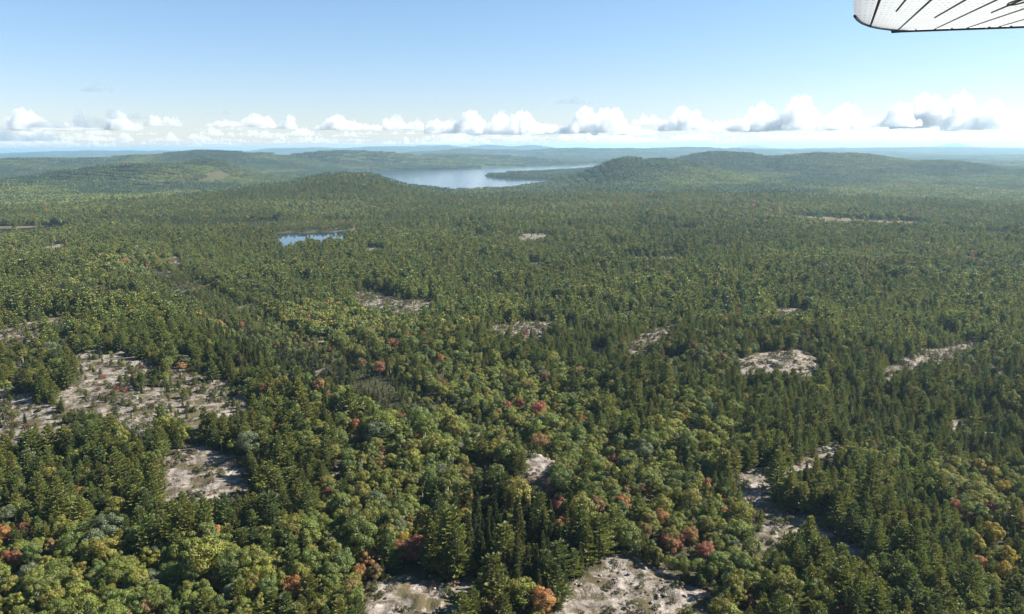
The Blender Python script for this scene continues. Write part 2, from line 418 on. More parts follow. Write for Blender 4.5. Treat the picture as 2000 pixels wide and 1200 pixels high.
def conifer_leaves(rng, H, Rad, z0, whorl, per, droop, power, step, leaf, per_tuft, narrow=1.0):
    cs, us, vs = [], [], []
    z = z0 * H
    lean = rng.uniform(0, 6.28)
    while z < H * 0.985:
        t = (z / H - z0) / (1 - z0)
        prof = Rad * min(1.0, 0.72 + 1.9 * t) * (1 - t) ** power + 0.12
        n = max(3, int(per * (1 - 0.35 * t) + rng.uniform(-0.6, 0.9)))
        az0 = rng.uniform(0, 6.28)
        for k in range(n):
            L = prof * rng.uniform(0.55, 1.15)
            if rng.random() < 0.07: L *= 1.3
            az = az0 + 6.2832 * k / n + rng.uniform(-0.35, 0.35)
            el = droop + 0.65 * t + rng.uniform(-0.12, 0.12)
            d = np.array([math.cos(az) * math.cos(el), math.sin(az) * math.cos(el), math.sin(el)])
            m = max(1, int(L / step + 0.5))
            s = (np.arange(m) + rng.uniform(0.3, 1.0, m)) / m
            s = 0.18 + 0.82 * np.clip(s, 0, 1)
            base = np.array([0, 0, z]) + d * (s * L)[:, None] + np.array([0, 0, 1]) * (0.14 * (s * L) ** 1.4 * 0.35)[:, None]
            base = np.repeat(base, per_tuft, 0)
            side = np.array([-math.sin(az), math.cos(az), 0])
            w = (rng.random(len(base)) - 0.5)[:, None]
            dirs = unit(d * rng.uniform(0.4, 1.0, len(base))[:, None] + side * w * 2.0 + np.array([0, 0, 1]) * rng.uniform(-0.05, 0.65, len(base))[:, None])
            nn = unit(np.array([0, 0, 1.0]) * 0.62 + d * 0.75 + rng.normal(0, 0.30, (len(base), 3)))
            sd = unit(np.cross(nn, dirs))
            ll = leaf * rng.uniform(0.65, 1.25, len(base))[:, None]
            cs.append(base + side * w * 0.55 * min(L * 0.5, 0.9) + dirs * ll * 0.6)
            us.append(dirs * ll); vs.append(sd * ll * 0.42 * narrow)
        z += whorl * rng.uniform(0.75, 1.25) * (1 - 0.35 * t)
    n = 6
    cs.append(np.tile([0, 0, H * 0.97], (n, 1)) + rng.normal(0, 0.12, (n, 3))); a = unit(np.array([0, 0, 1.0]) + rng.normal(0, 0.35, (n, 3)))
    us.append(a * leaf); vs.append(unit(np.cross(a, rng.normal(0, 1, (n, 3)))) * leaf * 0.35)
    c, u, v = np.vstack(cs), np.vstack(us), np.vstack(vs)
    return quads_from(c, u, v)

def broadleaf_leaves(rng, H, Rad, count, leaf, clumps, zc=0.60, zr=0.40):
    ga = 2.39996
    n = clumps
    i = np.arange(n) + 0.5
    zz = 1 - 1.55 * i / n                               # more clumps above than below
    rr = np.sqrt(np.maximum(0, 1 - zz ** 2)); az = ga * i + rng.uniform(0, 6.28)
    dirv = np.stack([rr * np.cos(az), rr * np.sin(az), zz], 1) + rng.normal(0, 0.16, (n, 3))
    reach = rng.uniform(0.50, 0.80, n)[:, None]
    cen = dirv * reach * np.array([Rad, Rad, zr * H]); cr = Rad * rng.uniform(0.26, 0.46, n)
    which = rng.choice(n, count, p=cr ** 2 / (cr ** 2).sum())
    dn = unit(rng.normal(0, 1, (count, 3)) + 0.75 * unit(dirv)[which] + np.array([0, 0, 0.25]))
    p = cen[which] + dn * (cr[which] * rng.uniform(0.72, 1.08, count))[:, None] * np.array([1, 1, 0.85])
    nn = unit(dn + rng.normal(0, 0.42, (count, 3)))
    u, v = frames(nn); a = rng.uniform(0, 6.28, count)[:, None]
    u, v = u * np.cos(a) + v * np.sin(a), v * np.cos(a) - u * np.sin(a)
    l = leaf * rng.uniform(0.6, 1.3, count)[:, None]
    P, q = quads_from(p + np.array([0, 0, zc * H]), u * l, v * l * 0.8)
    tone = np.clip(0.55 * rng.random(n)[which] + 0.45 * rng.random(count), 0, 1)
    return P, q, cen + np.array([0, 0, zc * H]), tone

def tube(pts, rads, sides=6):
    P = []; pts = np.asarray(pts, float)
    for i, p in enumerate(pts):
        d = pts[min(i + 1, len(pts) - 1)] - pts[max(i - 1, 0)]
        u, v = frames(unit(d)[None]); a = np.arange(sides) / sides * 6.2832
        P.append(p + rads[i] * (np.cos(a)[:, None] * u + np.sin(a)[:, None] * v))
    q = [(i * sides + k, i * sides + (k + 1) % sides, (i + 1) * sides + (k + 1) % sides, (i + 1) * sides + k) for i in range(len(pts) - 1) for k in range(sides)]
    return np.vstack(P), np.array(q)

def merge(parts):
    V, Q, o = [], [], 0
    for v, q in parts: V.append(v); Q.append(q + o); o += len(v)
    return np.vstack(V), np.vstack(Q)

def conifer_trunk(rng, H, Rad, z0):
    parts = [tube([(0, 0, -0.8), (0.03, 0, 0.25 * H), (0, 0.04, 0.6 * H), (0, 0, 0.97 * H)], [0.021 * H, 0.016 * H, 0.009 * H, 0.015])]
    for k in range(9):
        z = H * rng.uniform(z0, 0.8); a = rng.uniform(0, 6.28); L = Rad * (1 - z / H) * 0.8
        parts.append(tube([(0, 0, z), (math.cos(a) * L, math.sin(a) * L, z + 0.15 * L)], [0.05, 0.015], 4))
    return merge(parts)

def broadleaf_trunk(rng, H, cen):
    parts = [tube([(0, 0, -0.8), (0.05, 0.02, 0.2 * H), (0.0, 0.0, 0.42 * H), (0.1, 0, 0.66 * H)], [0.022 * H, 0.017 * H, 0.013 * H, 0.03])]
    for c in cen[rng.choice(len(cen), min(7, len(cen)), replace=False)]:
        parts.append(tube([(0, 0, 0.30 * H), (c[0] * 0.5, c[1] * 0.5, 0.30 * H + (c[2] - 0.30 * H) * 0.6), c], [0.010 * H, 0.006 * H, 0.02], 5))
    return merge(parts)

# shapes: kind -> list of (height, crown mesh, trunk mesh, whole coarse tree mesh)
SHAPES = {'pine': [], 'spruce': [], 'broadleaf': [], 'birch': []}
def tree_meshes(name, leafpart, coarse, trunk, leafmat, barkmat, rng):
    P, q = leafpart[:2]; tn = leafpart[2] if len(leafpart) > 2 else rng.random(len(q)); tc = coarse[2] if len(coarse) > 2 else rng.random(len(coarse[1]))
    crown = np_mesh(name + '_crown', P, q, [leafmat], tone=tn)
    tv, tq = trunk
    tr = np_mesh(name + '_trunk', tv, tq, [barkmat], smooth=True)
    V, Q = merge([(P, q), (tv, tq)])
    full = np_mesh(name + '_whole', V, Q, [leafmat, barkmat], [0] * len(q) + [1] * len(tq), tone=np.r_[tn, np.zeros(len(tq))])
    cp, cq = coarse[:2]
    t2 = tube([(0, 0, -1), (0, 0, 0.6 * P[:, 2].max())], [0.2, 0.08], 3)
    V, Q = merge([(cp, cq), t2])
    low = np_mesh(name + '_far', V, Q, [leafmat, barkmat], [0] * len(cq) + [1] * len(t2[1]), tone=np.r_[tc, np.zeros(len(t2[1]))])
    return crown, tr, full, low

for k in range(10):
    H = [12.5, 14, 11, 13, 10, 15, 12, 11.5, 13.5, 9.5][k]; Rd = [3.7, 3.9, 3.5, 3.3, 3.7, 4.1, 3.2, 3.8, 3.6, 3.9][k]; z0 = [.16, .22, .12, .2, .1, .28, .18, .25, .3, .1][k] * 0.7
    pw = [.8, .75, .85, .9, .7, .72, .95, .45, .55, .5][k]
    a = lambda s: np.random.default_rng(s)
    SHAPES['pine'].append((H, *tree_meshes('pine', conifer_leaves(a(k), H, Rd, z0, 0.60, 6.4, 0.02, pw, 0.36, 0.30, 8), conifer_leaves(a(k), H, Rd, z0, 0.95, 5.4, 0.02, pw, 0.80, 0.72, 3, 1.25),
                         conifer_trunk(a(k), H, Rd, z0), M_NEEDLE, M_BARK, a(k))))
for k in range(4):
    H = [13, 11, 14, 9][k]; Rd = [2.1, 1.9, 2.0, 1.8][k]
    SHAPES['spruce'].append((H, *tree_meshes('spruce', conifer_leaves(a(20 + k), H, Rd, 0.04, 0.46, 7, -0.30, 0.92, 0.32, 0.29, 7, 1.3), conifer_leaves(a(20 + k), H, Rd, 0.06, 0.85, 5, -0.3, 0.92, 0.75, 0.6, 2, 1.4),
                           conifer_trunk(a(20 + k), H, Rd, 0.1), M_NEEDLE, M_BARK, a(20 + k))))
for k in range(6):
    H = [9.5, 10.5, 8.5, 11, 9, 10][k]; Rd = [3.1, 3.3, 2.9, 3.0, 3.5, 2.8][k]
    P, q, cen, tn = broadleaf_leaves(a(40 + k), H, Rd, 4200, 0.165, [19, 24, 17, 22, 26, 16][k])
    lo = broadleaf_leaves(a(40 + k), H, Rd, 420, 0.50, [19, 24, 17, 22, 26, 16][k]); lo = (lo[0], lo[1], lo[3])
    SHAPES['broadleaf'].append((H, *tree_meshes('broadleaf', (P, q, tn), lo, broadleaf_trunk(a(40 + k), H, cen), M_LEAF, M_BARK, a(40 + k))))
for k in range(3):
    H = [11, 12, 10][k]; Rd = [2.2, 2.0, 2.3][k]
    P, q, cen, tn = broadleaf_leaves(a(60 + k), H, Rd, 1900, 0.18, 15, 0.58, 0.42)
    lo = broadleaf_leaves(a(60 + k), H, Rd, 300, 0.46, 15, 0.58, 0.42); lo = (lo[0], lo[1], lo[3])
    SHAPES['birch'].append((H, *tree_meshes('birch', (P, q, tn), lo, broadleaf_trunk(a(60 + k), H, cen), M_LEAF, M_PALE, a(60 + k))))
KINDS = list(SHAPES)

PAL = {  # leaf colours (reflectance)
    'pine': [(0.116, 0.152, 0.032), (0.138, 0.164, 0.032), (0.090, 0.130, 0.034), (0.158, 0.166, 0.032)],
    'spruce': [(0.058, 0.084, 0.024), (0.072, 0.094, 0.024), (0.098, 0.110, 0.026)],
    'broadleaf': [(0.110, 0.152, 0.029), (0.140, 0.172, 0.029), (0.092, 0.136, 0.033), (0.168, 0.182, 0.029)],
    'grey': [(0.105, 0.135, 0.068)],
    'yellow': [(0.34, 0.27, 0.032), (0.28, 0.245, 0.034)], 'orange': [(0.36, 0.180, 0.056), (0.30, 0.170, 0.056)], 'red': [(0.29, 0.112, 0.066), (0.26, 0.100, 0.060)],
    'rust': [(0.22, 0.150, 0.052), (0.19, 0.140, 0.045)]}

# zones of the wood, in photograph pixels: (x, y, half width, half height, what grows, strength)
ZONES = [
    (100, 1130, 330, 90, 'broad', 0.95), (420, 1120, 230, 80, 'broad', 0.75), (800, 930, 170, 110, 'broad', 0.95), (960, 790, 130, 75, 'broad', 1.0),
    (640, 640, 190, 55, 'broad', 0.6), (1230, 900, 150, 90, 'broad', 0.95), (1350, 830, 120, 55, 'broad', 0.8), (1290, 1010, 170, 60, 'broad', 0.95),
    (1740, 880, 130, 55, 'broad', 0.7), (1900, 960, 110, 80, 'broad', 0.75), (1380, 1110, 140, 70, 'broad', 0.8), (860, 1010, 220, 70, 'broad', 0.7), (620, 860, 60, 60, 'broad', 0.5),
    (1880, 1150, 130, 60, 'broad', 0.5), (620, 1060, 120, 110, 'broad', 0.6),
    (1000, 1060, 130, 130, 'spruce', 0.9), (1090, 1130, 110, 70, 'pine', 0.5), (870, 1080, 60, 60, 'pine', 0.9), (700, 770, 130, 70, 'spruce', 0.55), (520, 690, 110, 50, 'spruce', 0.5), (960, 960, 60, 40, 'spruce', 0.6),
    (240, 960, 230, 90, 'pine', 0.9), (540, 930, 90, 90, 'pine', 0.9), (1660, 1000, 180, 110, 'pine', 0.9), (1600, 830, 130, 60, 'pine', 0.8), (1860, 780, 240, 110, 'pine', 0.45), (1230, 790, 60, 60, 'pine', 0.9),
    (1760, 1130, 130, 70, 'pine', 0.8), (1420, 560, 500, 80, 'pine', 0.5), (300, 580, 330, 60, 'pine', 0.6), (700, 510, 260, 40, 'pine', 0.7),
    (1600, 405, 420, 24, 'broad', 0.95), (1850, 380, 220, 35, 'broad', 0.85), (1150, 415, 200, 12, 'broad', 0.7), (1130, 392, 150, 10, 'broad', 0.8), (1330, 345, 150, 20, 'broad', 0.45),
    (200, 400, 230, 22, 'broad', 0.6), (640, 405, 160, 14, 'broad', 0.6), (640, 437, 110, 8, 'rusty', 0.8), (1480, 412, 60, 14, 'rusty', 0.5), (420, 330, 120, 20, 'broad', 0.5), (400, 436, 220, 10, 'spruce', 0.8),
    (730, 355, 150, 20, 'pine', 0.9), (1740, 500, 160, 22, 'broad', 0.75), (1500, 505, 60, 14, 'broad', 0.5), (1860, 520, 120, 20, 'broad', 0.5), (1620, 560, 170, 22, 'spruce', 0.3), (1250, 580, 130, 26, 'spruce', 0.3), (1800, 600, 150, 24, 'spruce', 0.3), (250, 520, 120, 20, 'broad', 0.6), (450, 560, 130, 26, 'broad', 0.55), (620, 610, 120, 30, 'broad', 0.6), (120, 560, 120, 24, 'spruce', 0.5), (500, 500, 80, 16, 'spruce', 0.6), (900, 520, 130, 22, 'spruce', 0.3), (780, 430, 90, 9, 'spruce', 0.8), (1100, 470, 160, 18, 'spruce', 0.3), (1400, 690, 60, 40, 'broad', 0.3), (1470, 600, 60, 24, 'broad', 0.5), (1870, 640, 160, 30, 'spruce', 0.3), (1200, 330, 130, 20, 'pine', 0.9), (1050, 340, 110, 10, 'pine', 0.9)]
# single trees in autumn colour: pixel of the crown, colour, size
AUTUMN = [(1325, 972, 'orange', 1.0), (1290, 1000, 'orange', .85), (1345, 1010, 'orange', .8), (1270, 1035, 'rust', .9), (1360, 1030, 'orange', .8), (1320, 1045, 'red', .7), (1375, 1060, 'red', .7), (1340, 1065, 'orange', .7),
          (1380, 1045, 'rust', .8), (1255, 945, 'rust', .8), (1262, 955, 'orange', .6), (1425, 995, 'orange', .7), (1400, 905, 'yellow', .8), (1380, 925, 'orange', .6), (1330, 810, 'yellow', .8), (1345, 820, 'yellow', .7),
          (1090, 975, 'red', .8), (1100, 1005, 'orange', .5), (905, 992, 'yellow', .9), (888, 1000, 'yellow', .7), (825, 1025, 'yellow', .9), (795, 1012, 'orange', .9), (810, 1060, 'red', .9), (785, 1075, 'red', .9), (802, 1085, 'red', .6),
          (775, 1050, 'yellow', .8), (720, 1080, 'orange', .9), (690, 1100, 'orange', .8), (715, 1095, 'rust', .8), (572, 1142, 'orange', 1.0), (438, 1122, 'rust', 1.15), (425, 1135, 'orange', .7), (326, 1112, 'red', .85),
          (1065, 1175, 'orange', 1.0), (1050, 1182, 'yellow', .7), (1000, 1150, 'red', .6), (965, 1190, 'rust', .9), (1940, 1050, 'yellow', 1.25), (1910, 1060, 'yellow', 1.1), (1965, 1070, 'yellow', 1.0), (1920, 1090, 'orange', .8),
          (1960, 1100, 'yellow', .9), (1640, 1195, 'red', .8), (1465, 1150, 'rust', .8), (1470, 1165, 'red', .7), (696, 832, 'orange', .9), (704, 850, 'red', .5), (757, 878, 'orange', .8), (748, 895, 'rust', .7), (660, 810, 'rust', .7),
          (730, 712, 'red', 1.1), (712, 706, 'rust', 1.0), (740, 725, 'rust', .8), (688, 648, 'orange', .8), (400, 612, 'red', .9), (385, 608, 'red', .8), (480, 632, 'red', .8), (435, 620, 'rust', .9), (475, 708, 'red', .7), (545, 825, 'red', .6),
          (342, 715, 'orange', .6), (128, 900, 'rust', .8), (1985, 5, 'red', .01), (1870, 985, 'red', .8), (1885, 995, 'rust', .8), (1900, 1010, 'orange', .6), (1800, 955, 'yellow', .7), (1630, 900, 'rust', .5), (1455, 770, 'orange', .6), (1570, 640, 'red', .6),
          (1195, 885, 'red', .6), (1000, 740, 'yellow', .9), (1090, 790, 'yellow', .6), (1190, 870, 'red', .5), (1915, 900, 'yellow', .9), (1935, 925, 'yellow', .9), (1960, 945, 'yellow', .8), (680, 1140, 'rust', .8), (290, 1180, 'rust', .8), (240, 1190, 'red', .6), (5, 1075, 'orange', .7), (20, 1080, 'red', .6), (100, 1060, 'rust', .8), (1240, 1170, 'rust', .6), (910, 912, 'rust', .7), (860, 925, 'rust', .8), (640, 950, 'red', .5),
          (590, 440, 'orange', .8), (610, 438, 'rust', .9), (640, 440, 'orange', .7), (770, 432, 'red', .7), (560, 442, 'rust', .9), (1450, 408, 'red', .8), (1490, 412, 'red', .8), (1510, 408, 'red', .7), (1500, 415, 'rust', 1.0), (1780, 432, 'red', .8), (1070, 395, 'red', .8), (1090, 400, 'red', .8), (960, 395, 'rust', .8), (1000, 400, 'red', .6), (300, 330, 'rust', .9), (1890, 430, 'orange', .7), (500, 405, 'rust', .8)]

def scatter():
    rng = np.random.default_rng(7)
    bands = [(118, 300, 2.65), (300, 620, 2.80), (620, 1100, 3.35), (1100, 1700, 4.1)]
    xs, ys, sp = [], [], []
    for r0, r1, s in bands:
        gx = np.arange(-r1 * 0.71, r1 * 0.71, s); gy = np.arange(0, r1, s * 0.92)
        X, Y = np.meshgrid(gx, gy); X = X + (np.arange(len(gy)) % 2)[:, None] * s * 0.5
        X = X + rng.uniform(-0.36, 0.36, X.shape) * s; Y = Y + rng.uniform(-0.36, 0.36, Y.shape) * s
        r = np.hypot(X, Y); m = (r >= r0) & (r < r1) & (np.abs(np.arctan2(X, Y)) < R(43))
        xs.append(X[m]); ys.append(Y[m]); sp.append(np.full(m.sum(), s))
    x, y, sp = np.concatenate(xs), np.concatenate(ys), np.concatenate(sp)
    z = gz(x, y)
    return rng, x, y, z, sp

def zone_weights(px, py, x, y):
    wb, wp, ws, wr = np.zeros(px.shape), np.zeros(px.shape), np.zeros(px.shape), np.zeros(px.shape)
    for zx, zy, hx, hy, what, k in ZONES:
        g = k * np.exp(-(((px - zx) / hx) ** 2 + ((py - zy) / hy) ** 2) ** 1.5 * 0.7)
        tgt = {'broad': wb, 'pine': wp, 'spruce': ws, 'rusty': wr}[what]
        np.maximum(tgt, g, out=tgt)
    return wb, wp, ws, wr

rng, tx, ty, tz, tsp = scatter()
bx, by = project(tx, ty, tz)                        # base of each candidate as the photograph sees it
cx_, cy_ = project(tx, ty, tz + 4.4)                # and the middle of its crown
wb, wp, ws, wr = zone_weights(cx_, cy_, tx, ty)
n_sp = fbm(tx / 60, ty / 60, 71, 3)
# in the open: nothing where the base, the middle or the top would stand in the clearing
bare0 = field(tx, ty, ROCK, 1.5)
def hidden_by(h):
    sx, sy = project(tx, ty, tz + h)
    g = GT(sx, np.maximum(sy, 345.0)); return field(g[:, 0], g[:, 1], ROCK, 1.0), field(g[:, 0], g[:, 1], [(m, 1.0) for m in MARSH], 1.0)
SHOWN_PX = [[(548, 480), (552, 462), (575, 457), (640, 455), (676, 454), (674, 467), (640, 470), (622, 476), (596, 474), (572, 481)], [(-60, 450), (40, 447), (75, 444), (70, 452), (-60, 458)],
            [(765, 332), (900, 330), (960, 328), (1125, 324), (1090, 331), (1012, 334), (950, 338), (946, 344), (1000, 350), (985, 357), (920, 361), (850, 355), (800, 344)]]
def in_the_way(x, y, z, h):
    """Trees that would stand in front of the open water as one sees it from the air."""
    out = np.zeros(x.shape, bool)
    for t in (0.0, 0.5 * h, h):
        sx, sy = project(x, y, z + t)
        for p in SHOWN_PX: out |= poly_sd(sx, sy, p) < 0.0
    return out
b1, m1 = hidden_by(2.8); b2, m2 = hidden_by(5.6)
m0 = field(tx, ty, [(m, 1.0) for m in MARSH], 1.5)
barren = poly_sd(bx, by, BARREN_PX) < 0
oc = outcrop(tx, ty) * np.where((bx > 1690) & (by > 600) & (by < 760), 0.3, 1.0); wb_, wp_, ws_2, wr_2 = zone_weights(bx, by, tx, ty); oc = oc * (1 - np.clip(wb_ * 1.2, 0, 1))
open_ = np.maximum(bare0 * np.where(barren, 0.72, 1.0), oc * 0.9)
u = rng.random(len(tx))
keep = u > open_ * 1.02
# before a clearing only low growth, so that one looks over it
front = np.where(b1 > 0.4, 0.24, np.where(b2 > 0.4, 0.42, 9.0))
front = np.where(front > 1, np.where(rng.random(len(tx)) < 0.2, 9.0, np.where((outcrop(tx, ty + 9) > 0.35) | (outcrop(tx, ty + 17) > 0.35), 0.38, 9.0)), front)
keep &= ~((front < 0.4) & (rng.random(len(tx)) < 0.45))
keep &= ~((np.maximum(np.maximum(m0, m1), m2 * 0.8) > 0.45) & (rng.random(len(tx)) < 0.97))
keep &= ~(in_the_way(tx, ty, tz, 7.0) & (rng.random(len(tx)) < 0.95))
for poly in (LAKE, POND, RIVER, CREEK): keep &= poly_sd(tx, ty, poly) > 3.0
keep &= ~(barren & (open_ < 0.5) & (rng.random(len(tx)) < 0.25))
keep &= ~((n_sp < -0.50) & (rng.random(len(tx)) < 0.40))
tx, ty, tz, tsp, bx, by, cx_, cy_, wb, wp, ws, wr, n_sp, open_, barren, front = (v[keep] for v in (tx, ty, tz, tsp, bx, by, cx_, cy_, wb, wp, ws, wr, n_sp, open_, barren, front))
n = len(tx)
dist = np.hypot(tx, ty)
u = rng.random(n)
pb = np.clip(0.27 + 0.62 * n_sp + 1.1 * wb - 1.0 * wp - 1.0 * ws + 0.3 * wr, 0.03, 0.96)
pb = np.clip(pb + 0.50 * fbm(tx / 140, ty / 140, 271, 2), 0.02, 0.97); pb = np.where(barren, 0.10, pb)
kind = np.full(n, 'pine', dtype='<U9')
kind[u < pb] = 'broadleaf'
isb = kind == 'broadleaf'
kind[isb & (rng.random(n) < 0.16)] = 'birch'
con = ~isb
kind[con & (rng.random(n) < np.clip(0.13 + 1.1 * ws - 0.2 * wp + 0.8 * ((seg_dist(tx, ty, GULLY)[0] < 30) & (seg_dist(tx, ty, GULLY)[1] > 0)), 0.05, 0.92))] = 'spruce'
var = rng.integers(0, 1000, n)
size = np.clip(rng.normal(0.96, 0.24, n), 0.42, 1.5) * (1 + 0.34 * fbm(tx / 40, ty / 40, 81, 2)) * 0.575
size = np.where(kind == 'spruce', size * 0.84, size)
size = np.where(barren, size * rng.uniform(0.42, 1.12, n), size)
size = np.where((open_ > 0.5) & ~barren, size * rng.uniform(0.22, 0.5, n), size)
size = np.where(dist > 620, size * 1.08, size)
gd_, gs_ = seg_dist(tx, ty, GULLY)
size = np.where((gd_ < 30) & (gs_ <= 0) | (gd_ < 6), size * 0.52, size)
size = np.where((gd_ < 34) & (gd_ > 6) & (gs_ > 0), np.maximum(size, 0.48) * 1.12, size)
size = np.where((np.abs(bx - 625) < 150) & (by < 453) & (by > 433), size * 0.62, size)      # stunted trees round the bog beyond the pond
size = np.minimum(size, front * rng.uniform(0.7, 1.05, n))
rot = rng.uniform(0, 6.2832, n)
widen = np.clip(rng.normal(1.05, 0.14, n), 0.75, 1.45) * np.where(barren, 1.35, 1.0)
tint = np.zeros((n, 3))
for kd in KINDS:
    m = np.nonzero(kind == kd)[0]
    pal = np.array(PAL['broadleaf' if kd == 'birch' else kd])
    i = rng.integers(0, len(pal), len(m)); j = rng.integers(0, len(pal), len(m)); f = rng.random(len(m))[:, None]
    tint[m] = pal[i] * f + pal[j] * (1 - f)
hue = fbm(tx / 90, ty / 90, 91, 2)                   # stands differ
warm = rng.random(n)
isb = (kind == 'broadleaf') | (kind == 'birch')
tint *= (1 + 0.24 * hue + rng.normal(0, 0.10, n))[:, None]
yl = isb & (warm < 0.14 + 0.22 * np.clip(hue, 0, 1)); tint[yl] = tint[yl] * 0.5 + np.array([0.205, 0.180, 0.030]) * 0.5
look = np.full(n, 'green', dtype='<U8')
gr = isb & (warm > 0.94); tint[gr] = np.array(PAL['grey'][0]) * rng.uniform(0.8, 1.15, (gr.sum(), 1)); look[gr] = 'grey'
rs = (isb & (rng.random(n) < np.where(dist < 450, 0.045, 0.032) + 0.30 * wr)) & (dist > 170); cc = rng.integers(0, 3, n)
for q, nm in enumerate(('rust', 'red', 'orange')):
    m = rs & (cc == q); tint[m] = np.array(PAL[nm][0]) * rng.uniform(0.6, 1.0, (m.sum(), 1)); look[m] = nm
# named autumn trees
used = np.zeros(n, bool)
for ax, ay, col, sc in AUTUMN:
    if sc < 0.05: continue
    dd = np.hypot((cx_ - ax), (cy_ - ay) * 1.3) + used * 1e6 + (size < 0.36) * 40
    k = int(np.argmin(dd))
    if dd[k] > 60: continue
    used[k] = True; kind[k] = 'broadleaf'
    if dist[k] < 700:                               # an open place before it, so that it shows
        m = (np.abs(cx_ - cx_[k]) < 22) & (cy_ > cy_[k] + 3) & (cy_ < cy_[k] + 38) & ~used; size[m] *= 0.72; look[k] = col; size[k] = max(0.82, 1.10 * sc) * 0.60 if dist[k] < 700 else 0.68
    p = PAL[col]; tint[k] = np.array(p[rng.integers(0, len(p))]) * rng.uniform(0.82, 1.05) * 0.85 + np.array([0.110, 0.135, 0.034]) * rng.uniform(0.08, 0.25)

for ax, ay, sc in [(1240, 790, 1.25), (1610, 820, 1.15), (1540, 850, 1.05), (1575, 855, 1.1), (540, 905, 1.2), (560, 880, 1.1), (520, 935, 1.05), (1660, 985, 1.3), (1700, 975, 1.25), (1735, 1000, 1.15), (1640, 1010, 1.1), (1685, 1020, 1.15),
                   (880, 1070, 1.35), (850, 1085, 1.2), (900, 1090, 1.15), (1780, 1080, 1.15), (1600, 1110, 1.1), (270, 955, 1.15), (240, 930, 1.1), (300, 965, 1.1), (70, 960, 1.1), (110, 1000, 1.05), (1150, 1085, 1.1), (1180, 1075, 1.1), (1900, 830, 1.1), (400, 830, .9), (360, 835, .9), (440, 840, .85)]:
    dd = np.hypot(cx_ - ax, cy_ - ay) + used * 1e6 + (front < 1) * 60
    k = int(np.argmin(dd)); used[k] = True; kind[k] = 'pine'; look[k] = 'green'; size[k] = sc * 0.86; widen[k] = 1.0
    tint[k] = np.array(PAL['pine'][1]) * rng.uniform(0.8, 1.0)

# which are built one by one: of each kind the 300 nearest in view
inview = (cx_ > -30) & (cx_ < 2030) & (cy_ < 1240) & (size > 0.17)
one = np.zeros(n, bool)
isaut = np.isin(look, ['yellow', 'orange', 'red', 'rust'])
catg = np.where(isaut, 'autumn', np.where(kind == 'birch', 'broadleaf', kind))
for kd, most in (('pine', 300), ('spruce', 300), ('broadleaf', 300), ('autumn', 200)):
    m = np.nonzero(inview & (catg == kd))[0]
    lim = {'pine': 1e9, 'spruce': 330, 'broadleaf': 1e9, 'autumn': 700}[kd]
    m = m[dist[m] < lim]
    one[m[np.argsort(dist[m])[:most]]] = True
print('trees', n, 'one by one', one.sum(), {k: int((one & (catg == k)).sum()) for k in set(catg)})

def tree_index(kd, v): return v % len(SHAPES[kd])

# --- the single trees
TREE_NAME = {'pine': 'pine_tree', 'spruce': 'spruce_tree', 'broadleaf': 'broadleaf_tree', 'birch': 'birch_tree'}
singles = []
for k in np.nonzero(one)[0]:
    kd = str(kind[k]); H, crown, trunk, full, low = SHAPES[kd][tree_index(kd, var[k])]
    nm = 'maple_tree' if isaut[k] else TREE_NAME[kd]
    t = bpy.data.objects.new(nm, None); C.objects.link(t)
    t.empty_display_size = 0.5
    s = float(size[k]); t.location = (tx[k], ty[k], tz[k]); t.rotation_euler = (0, 0, float(rot[k])); t.scale = (s * float(widen[k]), s * float(widen[k]), s)
    t['category'] = 'tree'
    c = ob('crown', crown, t); c['tint'] = [float(v) for v in tint[k]]
    ob('trunk', trunk, t)
    singles.append((k, t, H * s))

# what tells each single tree apart: its look, then the landmark it stands by
MARKS = [('the square rock clearing', 400, 935), ('the bottom edge rock', 815, 1165), ('the pale rubble slope', 1260, 1150),
         ('the curved rock ledge', 985, 925), ('the rocky gully', 1490, 995), ('the bright rock slab', 1515, 712), ('the wide rocky barren', 300, 775),
         ('the narrow rock strip', 1820, 700), ('the bottom left corner', 30, 1190), ('the bottom right corner', 1975, 1190), ('the big yellow tree', 1935, 1055),
         ('the left edge', 5, 1010), ('the right edge', 1995, 900), ('the small rock gap', 1645, 885), ('the dark spruce stand', 1010, 1060)]
ORD = ['nearest', 'second nearest', 'third nearest', 'fourth nearest', 'fifth nearest', 'sixth nearest', 'seventh nearest', 'eighth nearest', 'ninth nearest', 'tenth nearest',
       'eleventh nearest', 'twelfth nearest', 'thirteenth nearest', 'fourteenth nearest', 'fifteenth nearest', 'sixteenth nearest', 'seventeenth nearest', 'eighteenth nearest', 'nineteenth nearest', 'twentieth nearest']
SECT = ['right of', 'below right of', 'just below', 'below left of', 'left of', 'above left of', 'above', 'above right of']
rows = []
for k, t, hgt in singles:
    qx, qy = (float(v) for v in project(tx[k], ty[k], tz[k] + hgt * 0.6))
    c = tint[k]; lum = 0.3 * c[0] + 0.6 * c[1] + 0.1 * c[2]; warmth = c[0] / c[1]
    if isaut[k]: col, noun = {'yellow': 'golden yellow', 'orange': 'orange', 'red': 'dark red', 'rust': 'rusty brown'}[look[k]], 'autumn tree'
    else:
        noun = {'pine': 'pine', 'spruce': 'narrow spruce', 'broadleaf': 'leafy tree', 'birch': 'birch'}[kind[k]]
        col = 'grey green' if look[k] == 'grey' else 'yellowish green' if warmth > 0.92 else 'olive green' if warmth > 0.80 else 'dark green' if lum < 0.085 else 'fresh green'
    sz_ = 'small ' if size[k] < 0.47 else 'tall ' if size[k] > 0.71 else ''
    md = [math.hypot(qx - mx, qy - my) for _n, mx, my in MARKS]; q = int(np.argmin(md))
    sec = int(round(math.atan2(qy - MARKS[q][2], qx - MARKS[q][1]) / (math.pi / 4))) % 8
    rows.append([(sz_ + col + ' ' + noun, q, sec), md[q], t, kind[k], isaut[k]])
cells = {}
